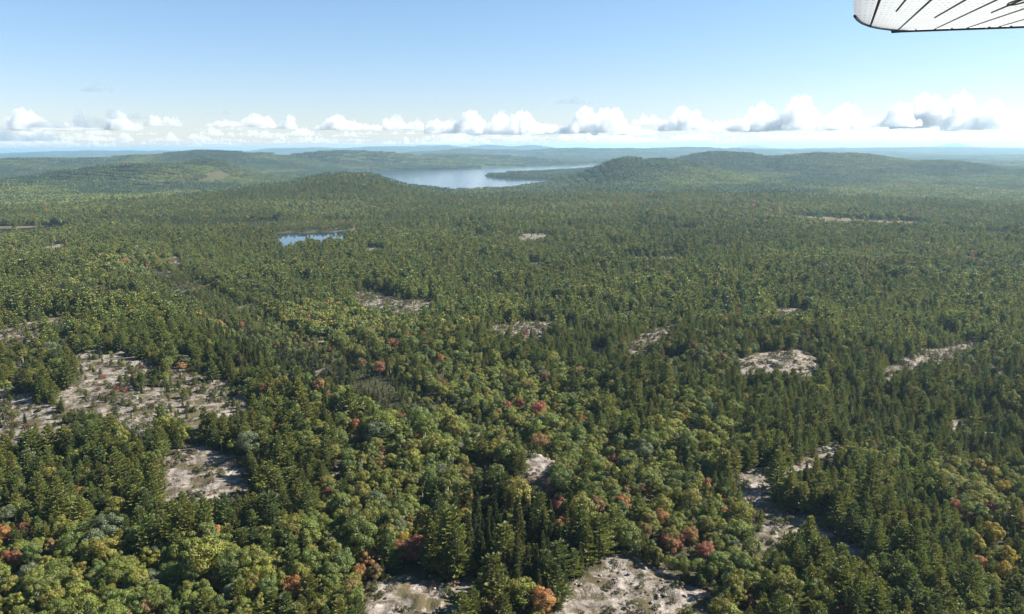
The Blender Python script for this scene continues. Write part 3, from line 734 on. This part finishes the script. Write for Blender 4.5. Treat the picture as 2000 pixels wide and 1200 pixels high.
for r in sorted(rows, key=lambda r: r[1]):
    i = cells.get(r[0], 0); cells[r[0]] = i + 1
    desc, q, sec = r[0]
    r[2]['label'] = '%s, %s one %s %s' % (desc, ORD[min(i, len(ORD) - 1)], SECT[sec], MARKS[q][0])
    r[2]['group'] = 'autumn trees in the forest' if r[4] else {'pine': 'pines of the near forest', 'spruce': 'spruces of the near forest'}.get(r[3], 'leafy trees of the near forest')
print('label cells', len(cells), 'largest', max(cells.values()))

# --- the rest of the wood: one object per kind, instanced
def point_cloud(name, pts, rots, scales, idx, tints, protos, label, cat, wide=1.0):
    coll = bpy.data.collections.new(name + '_shapes')
    for i, me in enumerate(protos):
        coll.objects.link(bpy.data.objects.new('%s_shape_%02d' % (name, i), me))
    me = bpy.data.meshes.new(name); me.vertices.add(len(pts)); me.vertices.foreach_set('co', np.ascontiguousarray(pts, np.float32).ravel())
    for nm, ty_, v in (('rot', 'FLOAT', rots), ('size', 'FLOAT', scales), ('wide', 'FLOAT', np.ones(len(pts)) * wide), ('shape', 'INT', idx)):
        a_ = me.attributes.new(nm, ty_, 'POINT'); a_.data.foreach_set('value', np.asarray(v, np.int32 if ty_ == 'INT' else np.float32))
    a_ = me.attributes.new('tint', 'FLOAT_COLOR', 'POINT')
    a_.data.foreach_set('color', np.c_[tints, np.ones(len(pts))].astype(np.float32).ravel())
    for m in {m.name: m for p in protos for m in p.materials}.values(): me.materials.append(m)
    o = ob(name, me, kind='stuff', label=label, category=cat)
    gt = bpy.data.node_groups.new(name, 'GeometryNodeTree')
    gt.interface.new_socket('Geometry', in_out='INPUT', socket_type='NodeSocketGeometry'); gt.interface.new_socket('Geometry', in_out='OUTPUT', socket_type='NodeSocketGeometry')
    N, L = gt.nodes, gt.links
    gi, go = N.new('NodeGroupInput'), N.new('NodeGroupOutput')
    ci = N.new('GeometryNodeCollectionInfo'); ci.inputs['Collection'].default_value = coll
    ci.inputs['Separate Children'].default_value = True; ci.inputs['Reset Children'].default_value = True
    ip = N.new('GeometryNodeInstanceOnPoints'); ip.inputs['Pick Instance'].default_value = True
    def attr(nm, dt):
        q = N.new('GeometryNodeInputNamedAttribute'); q.data_type = dt; q.inputs['Name'].default_value = nm; return q.outputs['Attribute']
    cb = N.new('ShaderNodeCombineXYZ'); L.new(attr('rot', 'FLOAT'), cb.inputs[2])
    er = N.new('FunctionNodeEulerToRotation'); L.new(cb.outputs[0], er.inputs[0])
    L.new(gi.outputs[0], ip.inputs['Points']); L.new(ci.outputs[0], ip.inputs['Instance']); L.new(attr('shape', 'INT'), ip.inputs['Instance Index'])
    L.new(er.outputs[0], ip.inputs['Rotation']); ws_ = attr('size', 'FLOAT'); mu = N.new('ShaderNodeMath'); mu.operation = 'MULTIPLY'; L.new(ws_, mu.inputs[0]); L.new(attr('wide', 'FLOAT'), mu.inputs[1])
    c3 = N.new('ShaderNodeCombineXYZ'); L.new(mu.outputs[0], c3.inputs[0]); L.new(mu.outputs[0], c3.inputs[1]); L.new(ws_, c3.inputs[2]); L.new(c3.outputs[0], ip.inputs['Scale'])
    L.new(ip.outputs[0], go.inputs[0])
    md = o.modifiers.new('trees', 'NODES'); md.node_group = gt
    return o

LABELS = {'pine': ('pine_forest', 'dense olive green pine forest covering the land from mid distance to the lake'),
          'spruce': ('spruce_forest', 'dark narrow spruces scattered through the pine forest'),
          'broadleaf': ('broadleaf_forest', 'rounded light green broadleaf trees scattered through the forest'),
          'birch': ('birch_forest', 'small slender birches scattered through the forest')}
NEAR = 430.0
for kd in KINDS:
    m = np.nonzero((kind == kd) & ~one)[0]
    ns = len(SHAPES[kd])
    protos = [s[3] for s in SHAPES[kd]] + [s[4] for s in SHAPES[kd]]
    idx = var[m] % ns + np.where(dist[m] > NEAR, ns, 0)
    point_cloud(LABELS[kd][0], np.c_[tx, ty, tz][m], rot[m], size[m], idx, tint[m], protos, LABELS[kd][1], 'forest', widen[m])

# --- low bushes on the open rock and in the gaps
def scatter_shrubs():
    rg = np.random.default_rng(99)
    gx = np.arange(-460, 460, 1.6); gy = np.arange(110, 700, 1.6)
    X, Y = np.meshgrid(gx, gy); X = (X + rg.uniform(-.8, .8, X.shape)).ravel(); Y = (Y + rg.uniform(-.8, .8, Y.shape)).ravel()
    m = np.abs(np.arctan2(X, Y)) < R(37); X, Y = X[m], Y[m]
    px, py = project(X, Y, gz(X, Y))
    inb = poly_sd(px, py, BARREN_PX) < 0
    b = field(X, Y, ROCK, 4.0)
    nz = fbm(X / 7, Y / 7, 131, 3); n2 = fbm(X / 25, Y / 25, 133, 2)
    b = np.maximum(b, outcrop(X, Y)); p = np.where(inb, 0.42, 0.0) * np.where(b > 0.5, 0.7, 1.0) + np.where((b > 0.3) & ~inb, 0.34, 0.0) + np.where((b > 0.02) & (b < 0.4), 0.50, 0.0)
    p = p * np.where(nz > 0.08, 2.2, 0.30) + np.where((b <= 0.02) & ~inb, 0.16, 0.0)
    m = rg.random(len(X)) < p; X, Y, n2, b = X[m], Y[m], n2[m], b[m]
    Z = gz(X, Y) + b * 0.35
    col = np.array([(0.085, 0.100, 0.034), (0.110, 0.100, 0.045), (0.070, 0.085, 0.030), (0.125, 0.090, 0.050), (0.10, 0.085, 0.06), (0.20, 0.075, 0.04)])
    i = rg.choice(6, len(X), p=[.36, .18, .24, .10, .08, .04])
    return X, Y, Z, rg.uniform(0, 6.28, len(X)), (0.28 + 0.85 * rg.random(len(X)) ** 2) * (1 + 0.4 * np.clip(n2, 0, 1)), col[i] * rg.uniform(0.75, 1.2, (len(X), 1)), rg
def shrub_mesh(k):
    rg = np.random.default_rng(300 + k)
    P, q, _c, _t = broadleaf_leaves(rg, 1.6, 1.1, 330, 0.13, 9, 0.30, 0.55)
    P[:, 2] = np.maximum(P[:, 2], -0.05)
    return np_mesh('shrub_leaves', P, q, [M_LEAF], tone=rg.random(len(q)))
X, Y, Z, ro, sz, ti, rg = scatter_shrubs()
point_cloud('low_shrubs', np.c_[X, Y, Z], ro, sz, rg.integers(0, 4, len(X)), ti, [shrub_mesh(k) for k in range(4)], 'low olive and brown heath bushes growing over the bare granite and forest edges', 'shrubs')
print('shrubs', len(X))

# --- broken rock lying on the slopes
def rubble():
    rg = np.random.default_rng(61); spots = [(1205, 1105, 26, 10, 46), (1300, 1168, 34, 12, 50), (1250, 1125, 60, 24, 50), (1230, 1170, 110, 26, 60), (1500, 1000, 24, 50, 70), (1585, 1030, 50, 14, 40), (990, 925, 70, 26, 60),
                                             (400, 950, 80, 45, 50), (820, 1160, 70, 25, 30), (280, 770, 160, 50, 130), (1520, 712, 60, 20, 40)]
    P = []
    for px, py, sx, sy, k in spots: P.append(GT(px + rg.normal(0, sx, k), np.minimum(py + rg.normal(0, sy, k), 1225)))
    P = np.vstack(P); sz = 0.16 + 0.55 * rg.random(len(P)) ** 4
    return P, sz, rg
def stone_mesh(k):
    rg = np.random.default_rng(700 + k); n_, m_ = 9, 6; V = []
    dirs = unit(rg.normal(0, 1, (7, 3))); cut = rg.uniform(0.45, 0.9, 7)
    for i_ in range(m_):
        for j_ in range(n_):
            th, ph = math.pi * (i_ + 0.5) / m_, 2 * math.pi * j_ / n_; d = np.array([math.sin(th) * math.cos(ph), math.sin(th) * math.sin(ph), math.cos(th)])
            r_ = min([1.0] + [c_ / max(float(d @ e), 1e-3) for e, c_ in zip(dirs, cut)]); V.append(d * r_ * np.array([1.0, 0.75, 0.5]) + np.array([0, 0, 0.22]))
    q_ = [(i_ * n_ + j_, i_ * n_ + (j_ + 1) % n_, (i_ + 1) * n_ + (j_ + 1) % n_, (i_ + 1) * n_ + j_) for i_ in range(m_ - 1) for j_ in range(n_)]
    return np_mesh('stone', np.array(V)[:, :], np.array(q_)[:, ::-1], [M_STONE])
def stone_material():
    N = Nodes('broken_granite'); geo = N.new('ShaderNodeNewGeometry'); p = N.new('ShaderNodeBsdfPrincipled', i_Roughness=0.95)
    N.link(N.mix(N.noise(geo.outputs['Position'], 1.3, 5), (0.09, 0.08, 0.07), (0.27, 0.24, 0.215)), p.inputs['Base Color']); N.link(p.outputs[0], N.out.inputs[0]); return N.m
M_STONE = stone_material()
P_, sz_r, rg = rubble(); zr_ = gz(P_[:, 0], P_[:, 1]) + field(P_[:, 0], P_[:, 1], ROCK, 3.5) * 0.35
point_cloud('rock_rubble', np.c_[P_, zr_], rg.uniform(0, 6.28, len(P_)), sz_r, rg.integers(0, 5, len(P_)), np.ones((len(P_), 3)) * 0.3, [stone_mesh(k) for k in range(5)], 'loose broken granite blocks strewn over the bare slopes', 'rubble')

# --- the far wood: patches of many small trees, down to the horizon
def patch_mesh(seed, span, gap, faces, H, wide):
    rg = np.random.default_rng(seed); cs, us, vs, tn = [], [], [], []
    g = np.arange(-span / 2, span / 2, gap)
    for gx in g:
        for gy in g:
            x0, y0 = gx + rg.uniform(0, gap), gy + rg.uniform(0, gap)
            h = H * rg.uniform(0.6, 1.25); w = wide * rg.uniform(0.8, 1.2); con = rg.random() < 0.6
            t = np.sqrt(rg.random(faces)) if con else rg.random(faces) ** 0.8
            if con: zz = h * (1.0 - 0.85 * t); rad = w * t * rg.uniform(0.7, 1.1, faces)
            else: zz = h * 0.85 * (1 - 0.6 * t ** 2); rad = w * 1.15 * np.sqrt(np.clip(t, 0, 1)) * rg.uniform(0.8, 1.1, faces)
            az = rg.uniform(0, 6.28, faces)
            d = np.stack([np.cos(az), np.sin(az), np.full(faces, 0.55 if con else 0.35 + 0)], 1); d[:, 2] += (1 - t) * 0.9
            c = np.stack([x0 + rad * np.cos(az), y0 + rad * np.sin(az), zz], 1)
            nn = unit(unit(d) + rg.normal(0, 0.25, (faces, 3))); u_, v_ = frames(nn); a2 = rg.uniform(0, 6.28, faces)[:, None]
            l = wide * 0.52 * rg.uniform(0.7, 1.2, faces)[:, None]
            cs.append(c); us.append((u_ * np.cos(a2) + v_ * np.sin(a2)) * l); vs.append((v_ * np.cos(a2) - u_ * np.sin(a2)) * l * 0.8)
            tn.append(np.clip(rg.uniform(0.1, 0.7) + (0.0 if con else 0.3) + rg.normal(0, 0.08, faces), 0, 1))
    P, q = quads_from(np.vstack(cs), np.vstack(us), np.vstack(vs))
    return np_mesh('far_wood_patch', P, q, [M_LEAF], tone=np.concatenate(tn))

def far_wood():
    rg = np.random.default_rng(5)
    out = []
    for r0, r1, cell, first in ((1690, 4300, 24.0, 0), (4300, 15500, 80.0, 5)):
        gx = np.arange(-r1 * 0.71, r1 * 0.71, cell); gy = np.arange(0, r1, cell)
        X, Y = np.meshgrid(gx, gy); X = (X + rg.uniform(-.15, .15, X.shape) * cell).ravel(); Y = (Y + rg.uniform(-.15, .15, Y.shape) * cell).ravel()
        r = np.hypot(X, Y); m = (r >= r0) & (r < r1) & (np.abs(np.arctan2(X, Y)) < R(43)); X, Y = X[m], Y[m]
        for poly in (LAKE, RIVER):
            m = poly_sd(X, Y, poly) > cell * 0.45; X, Y = X[m], Y[m]
        Z = gz(X, Y)
        mm = field(X, Y, [(k, 1.0) for k in MARSH], 4.0) < 0.4
        mm &= ~(in_the_way(X, Y, Z, 7.0) & (np.hypot(X, Y) < 4300))
        X, Y, Z = X[mm], Y[mm], Z[mm]
        px, py = project(X, Y, Z + 8)
        wb, wp, ws, wr = zone_weights(px, py, X, Y)
        f = np.clip(0.28 + 0.80 * fbm(X / 190, Y / 190, 171, 3) + 0.8 * wb - 0.7 * wp - 0.6 * ws, 0, 1)[:, None]
        f = np.clip(f * 1.5 - 0.25, 0, 1); tin = np.array([(0.052, 0.080, 0.030)]) * (1 - f) + np.array([(0.126, 0.156, 0.040)]) * f
        tin = tin * (1 + 0.15 * rg.normal(0, 1, len(X)))[:, None].clip(0.6, 1.5)
        rs = rg.random(len(X)) < 0.02; tin[rs] = tin[rs] * 0.5 + np.array([0.20, 0.11, 0.045]) * 0.5
        out.append((np.c_[X, Y, Z - 0.4], rg.integers(0, 4, len(X)) * 1.5708, rg.uniform(0.85, 1.15, len(X)), rg.integers(0, 5, len(X)) + first, tin))
    protos = [patch_mesh(400 + k, 25, 3.9, 18, 7.8, 2.05) for k in range(5)] + [patch_mesh(420 + k, 84, 6.2, 8, 8.5, 3.9) for k in range(5)]
    point_cloud('far_forest', *[np.concatenate(v) for v in zip(*out)], protos, 'distant mixed forest covering the hills around the lake and on to the horizon', 'forest')
    print('far patches', [len(o[0]) for o in out])
far_wood()

# ------------------------------------------------------------------ clouds
def cloud_material(name, density, color, g, lump=0.0, low=0.40, high=0.60):
    N = Nodes(name)
    v = N.new('ShaderNodeVolumePrincipled'); v.inputs['Color'].default_value = (*color, 1); v.inputs['Density'].default_value = density; v.inputs['Anisotropy'].default_value = g
    if lump:                                            # torn, uneven vapour
        geo = N.new('ShaderNodeNewGeometry')
        N.link(N.math('MULTIPLY', N.ramp(N.noise(geo.outputs['Position'], 1.0 / lump, 4, 0.6), [(low, 0.0), (high, 1.0)]), density), v.inputs['Density'])
    N.link(v.outputs[0], N.out.inputs[1]); return N.m
M_CLOUD = cloud_material('cumulus_vapour', 0.0115, (0.85, 0.875, 0.91), 0.30, 300.0, 0.41, 0.63)
M_WISP = cloud_material('shade_tinted_vapour', 0.0055, (0.42, 0.50, 0.59), 0.0, 260.0, 0.38, 0.64)  # shade on the grey clouds is put in as a dull blue-grey vapour colour
M_BANK = cloud_material('cloud_bank_vapour', 0.0032, (0.86, 0.885, 0.92), 0.2)

def puff_grid(rg, wid, dep, hgt, lobes, rough, base, nx, ny):
    """Closed mesh of a heaped cloud: a flat ragged base under many round heads."""
    gx, gy = np.meshgrid(np.linspace(-1, 1, nx), np.linspace(-1, 1, ny))
    X, Y = gx * wid / 2, gy * dep / 2
    top = np.full(X.shape, -1e9)
    humps = rg.uniform(-0.75, 0.75, 4); hh = rg.uniform(0.35, 1.0, 4); hw_ = rg.uniform(0.12, 0.38, 4); hh[int(rg.integers(4))] = 1.0
    for k in range(lobes * 4):
        fx = rg.uniform(-0.95, 0.95); cx0 = fx * wid / 2; cy0 = rg.normal(0, 0.30) * dep / 2
        fall = max(0.10, float(np.max(hh * np.exp(-((fx - humps) / hw_) ** 2)))) * max(0.15, 1 - (abs(cy0) / (dep / 2)) ** 2)
        r = hgt * (0.10 + 0.26 * rg.random() ** 2) * (0.55 + 0.6 * fall); cz = rg.uniform(0.0, 1.0) ** 0.7 * max(0.0, hgt * fall - r)
        q = r * r - (X - cx0) ** 2 - (Y - cy0) ** 2
        top = np.maximum(top, np.where(q > 0, cz + np.sqrt(np.maximum(q, 0)), -1e9))
    inside = top > 0
    sc = hgt * 0.30; q1, q2, q3 = (int(v) for v in rg.integers(1e6, size=3))
    bill = 0.60 * (1 - 2.4 * np.abs(fbm(X / sc, Y / sc, q1, 2))) + 0.32 * (1 - 2.4 * np.abs(fbm(X / sc * 2.3, Y / sc * 2.3, q2, 2))) + 0.22 * (1 - 2.4 * np.abs(fbm(X / sc * 5.1, Y / sc * 5.1, q3, 1)))
    top = top + rough * hgt * 0.75 * bill
    edge = np.maximum(np.abs(gx), np.abs(gy)); top = np.where(inside & (edge < 0.97), np.maximum(top, 0.03 * hgt), 0.0)
    bot = np.where(top > 0, -0.07 * hgt * (0.6 + fbm(X / (hgt * 0.8), Y / (hgt * 0.8), int(rg.integers(1e6)), 3)), 0.0)
    bot = np.minimum(bot, -1.0 * (top > 0))
    V = np.concatenate([np.stack([X, Y, top + base], -1).reshape(-1, 3), np.stack([X, Y, bot + base], -1).reshape(-1, 3)])
    i = (np.arange(ny - 1)[:, None] * nx + np.arange(nx - 1)[None]).ravel(); qs = np.stack([i, i + 1, i + nx + 1, i + nx], 1)
    live = ((top.ravel()[qs] > 0).any(1)); qs = qs[live]; o = nx * ny
    Q = np.vstack([qs, qs[:, ::-1] + o])
    # where the sheet ends the two sides share their rim
    flat = (top.ravel() <= 0); remap = np.arange(2 * o); remap[o:][flat] = np.arange(o)[flat]
    Q = remap[Q]
    use = np.unique(Q); inv = np.zeros(2 * o, int); inv[use] = np.arange(len(use))
    return V[use], inv[Q]

def put_cloud(name, px, py, distance, wid_px, hgt_px, seed, mat, lobes=60, rough=0.16, depth=0.8, **props):
    """A cloud whose base middle stands in the direction of a pixel, at its own distance and size."""
    rg = np.random.default_rng(seed); v = ray(px, py); k = distance / math.hypot(v[0], v[1])
    wid, hgt = wid_px / F_PX * distance, hgt_px / F_PX * distance
    V, Q = puff_grid(rg, wid, wid * depth, hgt, lobes, rough, 0.0, 170, 100)
    a_ = math.atan2(v[0], v[1]); c, s_ = math.cos(-a_), math.sin(-a_)
    V = np.c_[V[:, 0] * c - V[:, 1] * s_, V[:, 0] * s_ + V[:, 1] * c, V[:, 2]]
    me = np_mesh(name, V, Q, [mat], smooth=True)
    return ob(name, me, loc=(float(v[0] * k), float(v[1] * k), float(CAM_Z + v[2] * k)), **props)

CUMULI = [  # pixel of the base's middle, distance, width and height in pixels, label
    (150, 252, 19000, 190, 40, 'broad white cumulus with a grey shaded side, low above the left ridge'),
    (312, 244, 21000, 70, 22, 'small grey and white cloud just right of the broad cumulus above the left ridge'),
    (470, 246, 22000, 110, 26, 'low ragged cumulus with two white heads above the dip right of the left ridge'),
    (545, 250, 22500, 60, 26, 'small upright white cumulus head left of the lake'),
    (690, 252, 21500, 130, 30, 'wide pale cumulus with one bright head above the small hill left of the lake'),
    (788, 252, 20500, 70, 30, 'compact bright round cumulus standing above the left end of the lake'),
    (885, 258, 20000, 100, 46, 'bright cumulus with one tall thin tower above the middle of the lake'),
    (1000, 260, 20500, 160, 50, 'long heaped white cumulus with a tower in its middle, above the wooded point'),
    (1135, 258, 20500, 160, 50, 'heaped white cumulus rising to its right end above the near right hill'),
    (1268, 240, 21500, 60, 24, 'small white puff with a clear top between two large right-hand cumuli'),
    (1215, 262, 23500, 110, 26, 'low hazy cumulus under the small white puff'),
    (1365, 252, 20000, 140, 44, 'domed cumulus with blue grey folds above the crest of the long right hill'),
    (1535, 252, 19500, 190, 60, 'largest and tallest bright cumulus with a dark blue left flank'),
    (1705, 246, 20500, 140, 46, 'whitish cumulus with a single dark blue notch at its top'),
    (1820, 246, 21500, 120, 56, 'glowing white cumulus, nearly lost in the bright sky to the right'),
    (1915, 250, 20500, 110, 62, 'rightmost cumulus, glowing white with a leaning grey plume on top')]
for k, (px, py, dd, wp_, hp_, lab) in enumerate(CUMULI):
    put_cloud('cumulus_cloud', px, py + 1, dd, wp_ * 1.12, hp_ * 0.92, 900 + k, M_CLOUD, lobes=60, rough=0.30, label=lab, category='cloud', kind='thing', group='cumulus clouds along the horizon')
put_cloud('grey_cloud', 5, 274, 14000, 170, 44, 950, M_WISP, lobes=40, rough=0.2, label='dark grey ragged cloud cut by the left edge, low over the ridge', category='cloud', kind='thing')
put_cloud('grey_cloud', 115, 248, 12000, 150, 34, 951, M_WISP, lobes=34, rough=0.22, label='soft grey cloud lying against the left side of the broad white cumulus', category='cloud', kind='thing')
put_cloud('grey_cloud', 262, 232, 12000, 90, 20, 952, M_WISP, lobes=26, rough=0.22, label='thin grey scrap of cloud above the small grey and white cloud', category='cloud', kind='thing')
put_cloud('grey_cloud', 432, 222, 12000, 60, 10, 953, M_WISP, lobes=20, rough=0.22, label='faint flat grey wisp above the low ragged cumulus', category='cloud', kind='thing')
put_cloud('grey_cloud', 188, 178, 11000, 55, 26, 954, M_WISP, lobes=22, rough=0.22, label='faint grey wisp alone in the blue, high above the left cumulus', category='cloud', kind='thing')
put_cloud('grey_cloud', 1120, 202, 12000, 80, 18, 955, M_WISP, lobes=22, rough=0.22, label='faint grey wisp above the heaped cumuli at the middle right', category='cloud', kind='thing')

# the bank of far small clouds close over the horizon, too many to count
def cloud_bank():
    rg = np.random.default_rng(77); parts = []
    for k in range(230):
        px = rg.uniform(-80, 2080); dd = rg.uniform(28000, 75000)
        v = ray(px, 285.0); h = math.hypot(v[0], v[1]); x, y = v[0] / h * dd, v[1] / h * dd
        wid = rg.uniform(900, 3000); V, Q = puff_grid(rg, wid, wid * 0.6, rg.uniform(120, 420), 14, 0.14, 0.0, 64, 40)
        a_ = math.atan2(x, y); c, s_ = math.cos(-a_), math.sin(-a_)
        parts.append((np.c_[V[:, 0] * c - V[:, 1] * s_ + x, V[:, 0] * s_ + V[:, 1] * c + y, V[:, 2] + rg.uniform(270, 800)], Q))
    V, Q = merge(parts)
    ob('cloud_bank', np_mesh('cloud_bank', V, Q, [M_BANK], smooth=True), kind='stuff', label='band of small pale far clouds close over the horizon', category='clouds')
cloud_bank()

# ------------------------------------------------------------------ the aircraft wing overhead
def build_wing():
    d0 = ray(1760, 60); O = d0 * 6.0                                      # a point of the far edge
    chord = -ray(1677, 128)                                               # ribs run towards this vanishing point
    a_ = np.cross(chord, [0, 0, 1.0]); a_ /= np.linalg.norm(a_); b_ = np.cross(a_, chord)
    n_img = np.cross(ray(1760, 60), ray(2000, 51)); best = None
    for phi in np.linspace(-1.2, 1.2, 4801):
        for sg in (1, -1):
            sp = sg * (math.cos(phi) * a_ + math.sin(phi) * b_)
            e = abs(np.dot(sp, n_img))
            if sp[0] > 0 and (best is None or e < best[0]): best = (e, sp)
    span = best[1]; up = np.cross(span, chord)
    if up[2] < 0: up = -up
    def uv(px, py):
        d = ray(px, py); nrm = np.cross(span, chord); t = np.dot(O, nrm) / np.dot(d, nrm); p = d * t - O
        return float(np.dot(p, span)), float(np.dot(p, chord))
    return O, span, chord, up, uv
O, span, chord, up, uv = build_wing()
def fabric_material():
    N = Nodes('wing_fabric'); tc = N.new('ShaderNodeTexCoord'); sx = N.new('ShaderNodeSeparateXYZ'); N.link(tc.outputs['Object'], sx.inputs[0])
    u_, v_ = sx.outputs[0], sx.outputs[1]
    wob = N.math('MULTIPLY', N.math('SUBTRACT', N.noise(tc.outputs['Object'], 2.0, 2), 0.5), 0.05)
    row = N.math('LESS_THAN', N.math('FRACT', N.math('DIVIDE', N.math('ADD', v_, wob), 0.150)), 0.14)
    col = N.math('LESS_THAN', N.math('FRACT', N.math('DIVIDE', u_, 0.021)), 0.45)
    dot = N.math('MULTIPLY', N.math('MULTIPLY', row, col), N.ramp(N.noise(tc.outputs['Object'], 7.0, 2), [(0.35, 0.1), (0.65, 0.75)]))
    mp = N.new('ShaderNodeMapping'); mp.inputs['Scale'].default_value = (2.0, 9.0, 1.0); N.link(tc.outputs['Object'], mp.inputs[0])
    cloth = N.mix(N.noise(mp.outputs[0], 3.0, 4, 0.6), (0.76, 0.81, 0.84), (0.93, 0.94, 0.94))
    c = N.mix(dot, cloth, (0.10, 0.11, 0.13))
    d = N.new('ShaderNodeBsdfDiffuse'); t = N.new('ShaderNodeBsdfTranslucent'); N.link(c, d.inputs[0]); N.link(c, t.inputs[0])
    m = N.new('ShaderNodeMixShader', i_0=0.62); N.link(d.outputs[0], m.inputs[1]); N.link(t.outputs[0], m.inputs[2])
    N.link(m.outputs[0], N.out.inputs[0]); return N.m
def paint(name, col, rough=0.5, metal=0.0):
    N = Nodes(name); tc = N.new('ShaderNodeTexCoord'); p = N.new('ShaderNodeBsdfPrincipled', i_Roughness=rough, i_Metallic=metal)
    N.link(N.mix(N.noise(tc.outputs['Object'], 14.0, 3), tuple(v * 0.75 for v in col), col), p.inputs['Base Color']); N.link(p.outputs[0], N.out.inputs[0]); return N.m
M_FAB, M_DARK, M_TUBE, M_STEEL = fabric_material(), paint('dark_tape', (0.045, 0.04, 0.035), 0.7), paint('edge_trim_paint', (0.05, 0.052, 0.065), 0.45), paint('teal_fairing', (0.30, 0.40, 0.38), 0.4)
wing = bpy.data.objects.new('aircraft_wing', None); C.objects.link(wing)
wing.matrix_world = Matrix(((span[0], chord[0], up[0], O[0]), (span[1], chord[1], up[1], O[1]), (span[2], chord[2], up[2], O[2] + CAM_Z), (0, 0, 0, 1)))
wing['label'] = 'white fabric aircraft wing tip seen from below, with dark ribs, at the top right corner'; wing['category'] = 'wing'
tip = [uv(*p) for p in [(1667, 2), (1667, 14), (1668, 23), (1670, 30), (1674, 36), (1679, 40.5), (1684, 44), (1692, 47.5), (1700, 50.5), (1716, 54), (1738, 57), (1756, 58.5)]]
ring = [(tip[0][0], 3.6)] + tip + [(0.06, 0.0), (0.6, 0.0), (3.2, 0.0), (3.2, 3.6)]
def wing_sheet(name, lift, inset):
    me = bpy.data.meshes.new(name); c = np.mean(ring, 0)
    P = [(a_ + (c[0] - a_) * inset, b_ + (c[1] - b_) * inset, lift) for a_, b_ in ring]
    me.from_pydata(P, [], [list(range(len(P)))]); me.materials.append(M_FAB); me.update(); return ob(name, me, wing)
wing_sheet('lower_skin', 0.0, 0.0); wing_sheet('upper_skin', 0.085, 0.012)
def rod(name, pts, r, mat, parent=wing, sides=8):
    v_, q_ = tube(pts, [r] * len(pts), sides); return ob(name, np_mesh(name, v_, q_, [mat], smooth=True), parent)
def on(p, lift=-0.006): a_, b_ = uv(*p); return (a_, b_, lift)
for a_, b_, r in (((1700, 50), (1717, 0), 0.0048), ((1753, 58), (1815, 0), 0.0036), ((1820, 58), (1940, 0), 0.0032), ((1883, 55), (1996, 16), 0.0028), ((1945, 52.5), (2010, 33), 0.0025)):
    p0, p1 = on(a_), on(b_); d = np.subtract(p1, p0)
    rod('rib', [p0, tuple(np.add(p0, d * max(1.0, (3.4 - p0[1]) / max(d[1], 0.1))))], r, M_DARK)
for a_, b_ in (((1751, 19), (1766, 0)), ((1826, 32), (1880, 0)), ((1937, 22), (1988, 0))):
    p0, p1 = on(a_), on(b_); d = np.subtract(p1, p0); rod('nose_rib', [p0, tuple(np.add(p0, d * 1.8))], 0.0034, M_DARK)
for u0 in (0.75, 0.97, 1.2, 1.45, 1.7, 1.95, 2.2, 2.45, 2.7, 2.95): rod('rib', [(u0, 0.02, -0.006), (u0, 3.4, -0.006)], 0.0045, M_DARK)
rod('tip_bow', [(a_, b_, -0.003) for a_, b_ in [(tip[3][0], tip[3][1])] + tip[4:]], 0.007, M_TUBE)
rod('trailing_edge', [(tip[-1][0] - 0.035, 0.03, 0.0), (tip[-1][0] + 0.02, 0.0, 0.003), (0.25, -0.004, 0.003), (3.2, -0.004, 0.003)], 0.0155, M_TUBE)
for px in (1788, 1852, 1914, 1948, 1982):
    u0 = uv(px, 57)[0]; rod('hinge_tab', [(u0, 0.0, -0.008), (u0 + 0.004, 0.16, -0.004)], 0.004, M_TUBE)
rod('fairlead_ring', [(uv(1988, 0)[0] + 0.022 * math.cos(t_), uv(1988, 0)[1] + 0.15 * math.sin(t_), -0.008) for t_ in np.linspace(0, 2 * math.pi, 25)], 0.003, M_DARK)
pu, pv = uv(2001, 16); fv, fq = tube([(pu + 0.012, pv + 0.1, -0.075), (pu + 0.012, pv + 0.1, -0.04), (pu + 0.012, pv + 0.1, 0.01), (pu + 0.012, pv + 0.1, 0.06)], [0.010, 0.022, 0.028, 0.028], 12)
ob('strut_fairing', np_mesh('strut_fairing', fv, fq, [M_STEEL], smooth=True), wing)

# ------------------------------------------------------------------ the air
N = Nodes('haze_air'); v = N.new('ShaderNodeVolumePrincipled')
v.inputs['Color'].default_value = (0.48, 0.76, 1.0, 1); v.inputs['Density'].default_value = 6.6e-5; v.inputs['Anisotropy'].default_value = 0.35
N.link(v.outputs[0], N.out.inputs[1])
gz_low = min(vv.co.z for vv in bpy.data.meshes['ground'].vertices)
gz_top = max(vv.co.z for vv in bpy.data.meshes['ground'].vertices)
E, z0, z1 = 61500.0, gz_low - 1.0, max(gz_top + 25, 130.0)
me = bpy.data.meshes.new('haze'); me.from_pydata([(a, b, c) for c in (z0, z1) for b in (-E, E) for a in (-E, E)], [], [(0, 2, 3, 1), (4, 5, 7, 6), (0, 1, 5, 4), (2, 6, 7, 3), (0, 4, 6, 2), (1, 3, 7, 5)])
me.materials.append(N.m); me.update(); ob('haze', me, kind='stuff', label='thin bluish haze filling the air over the whole land', category='haze')
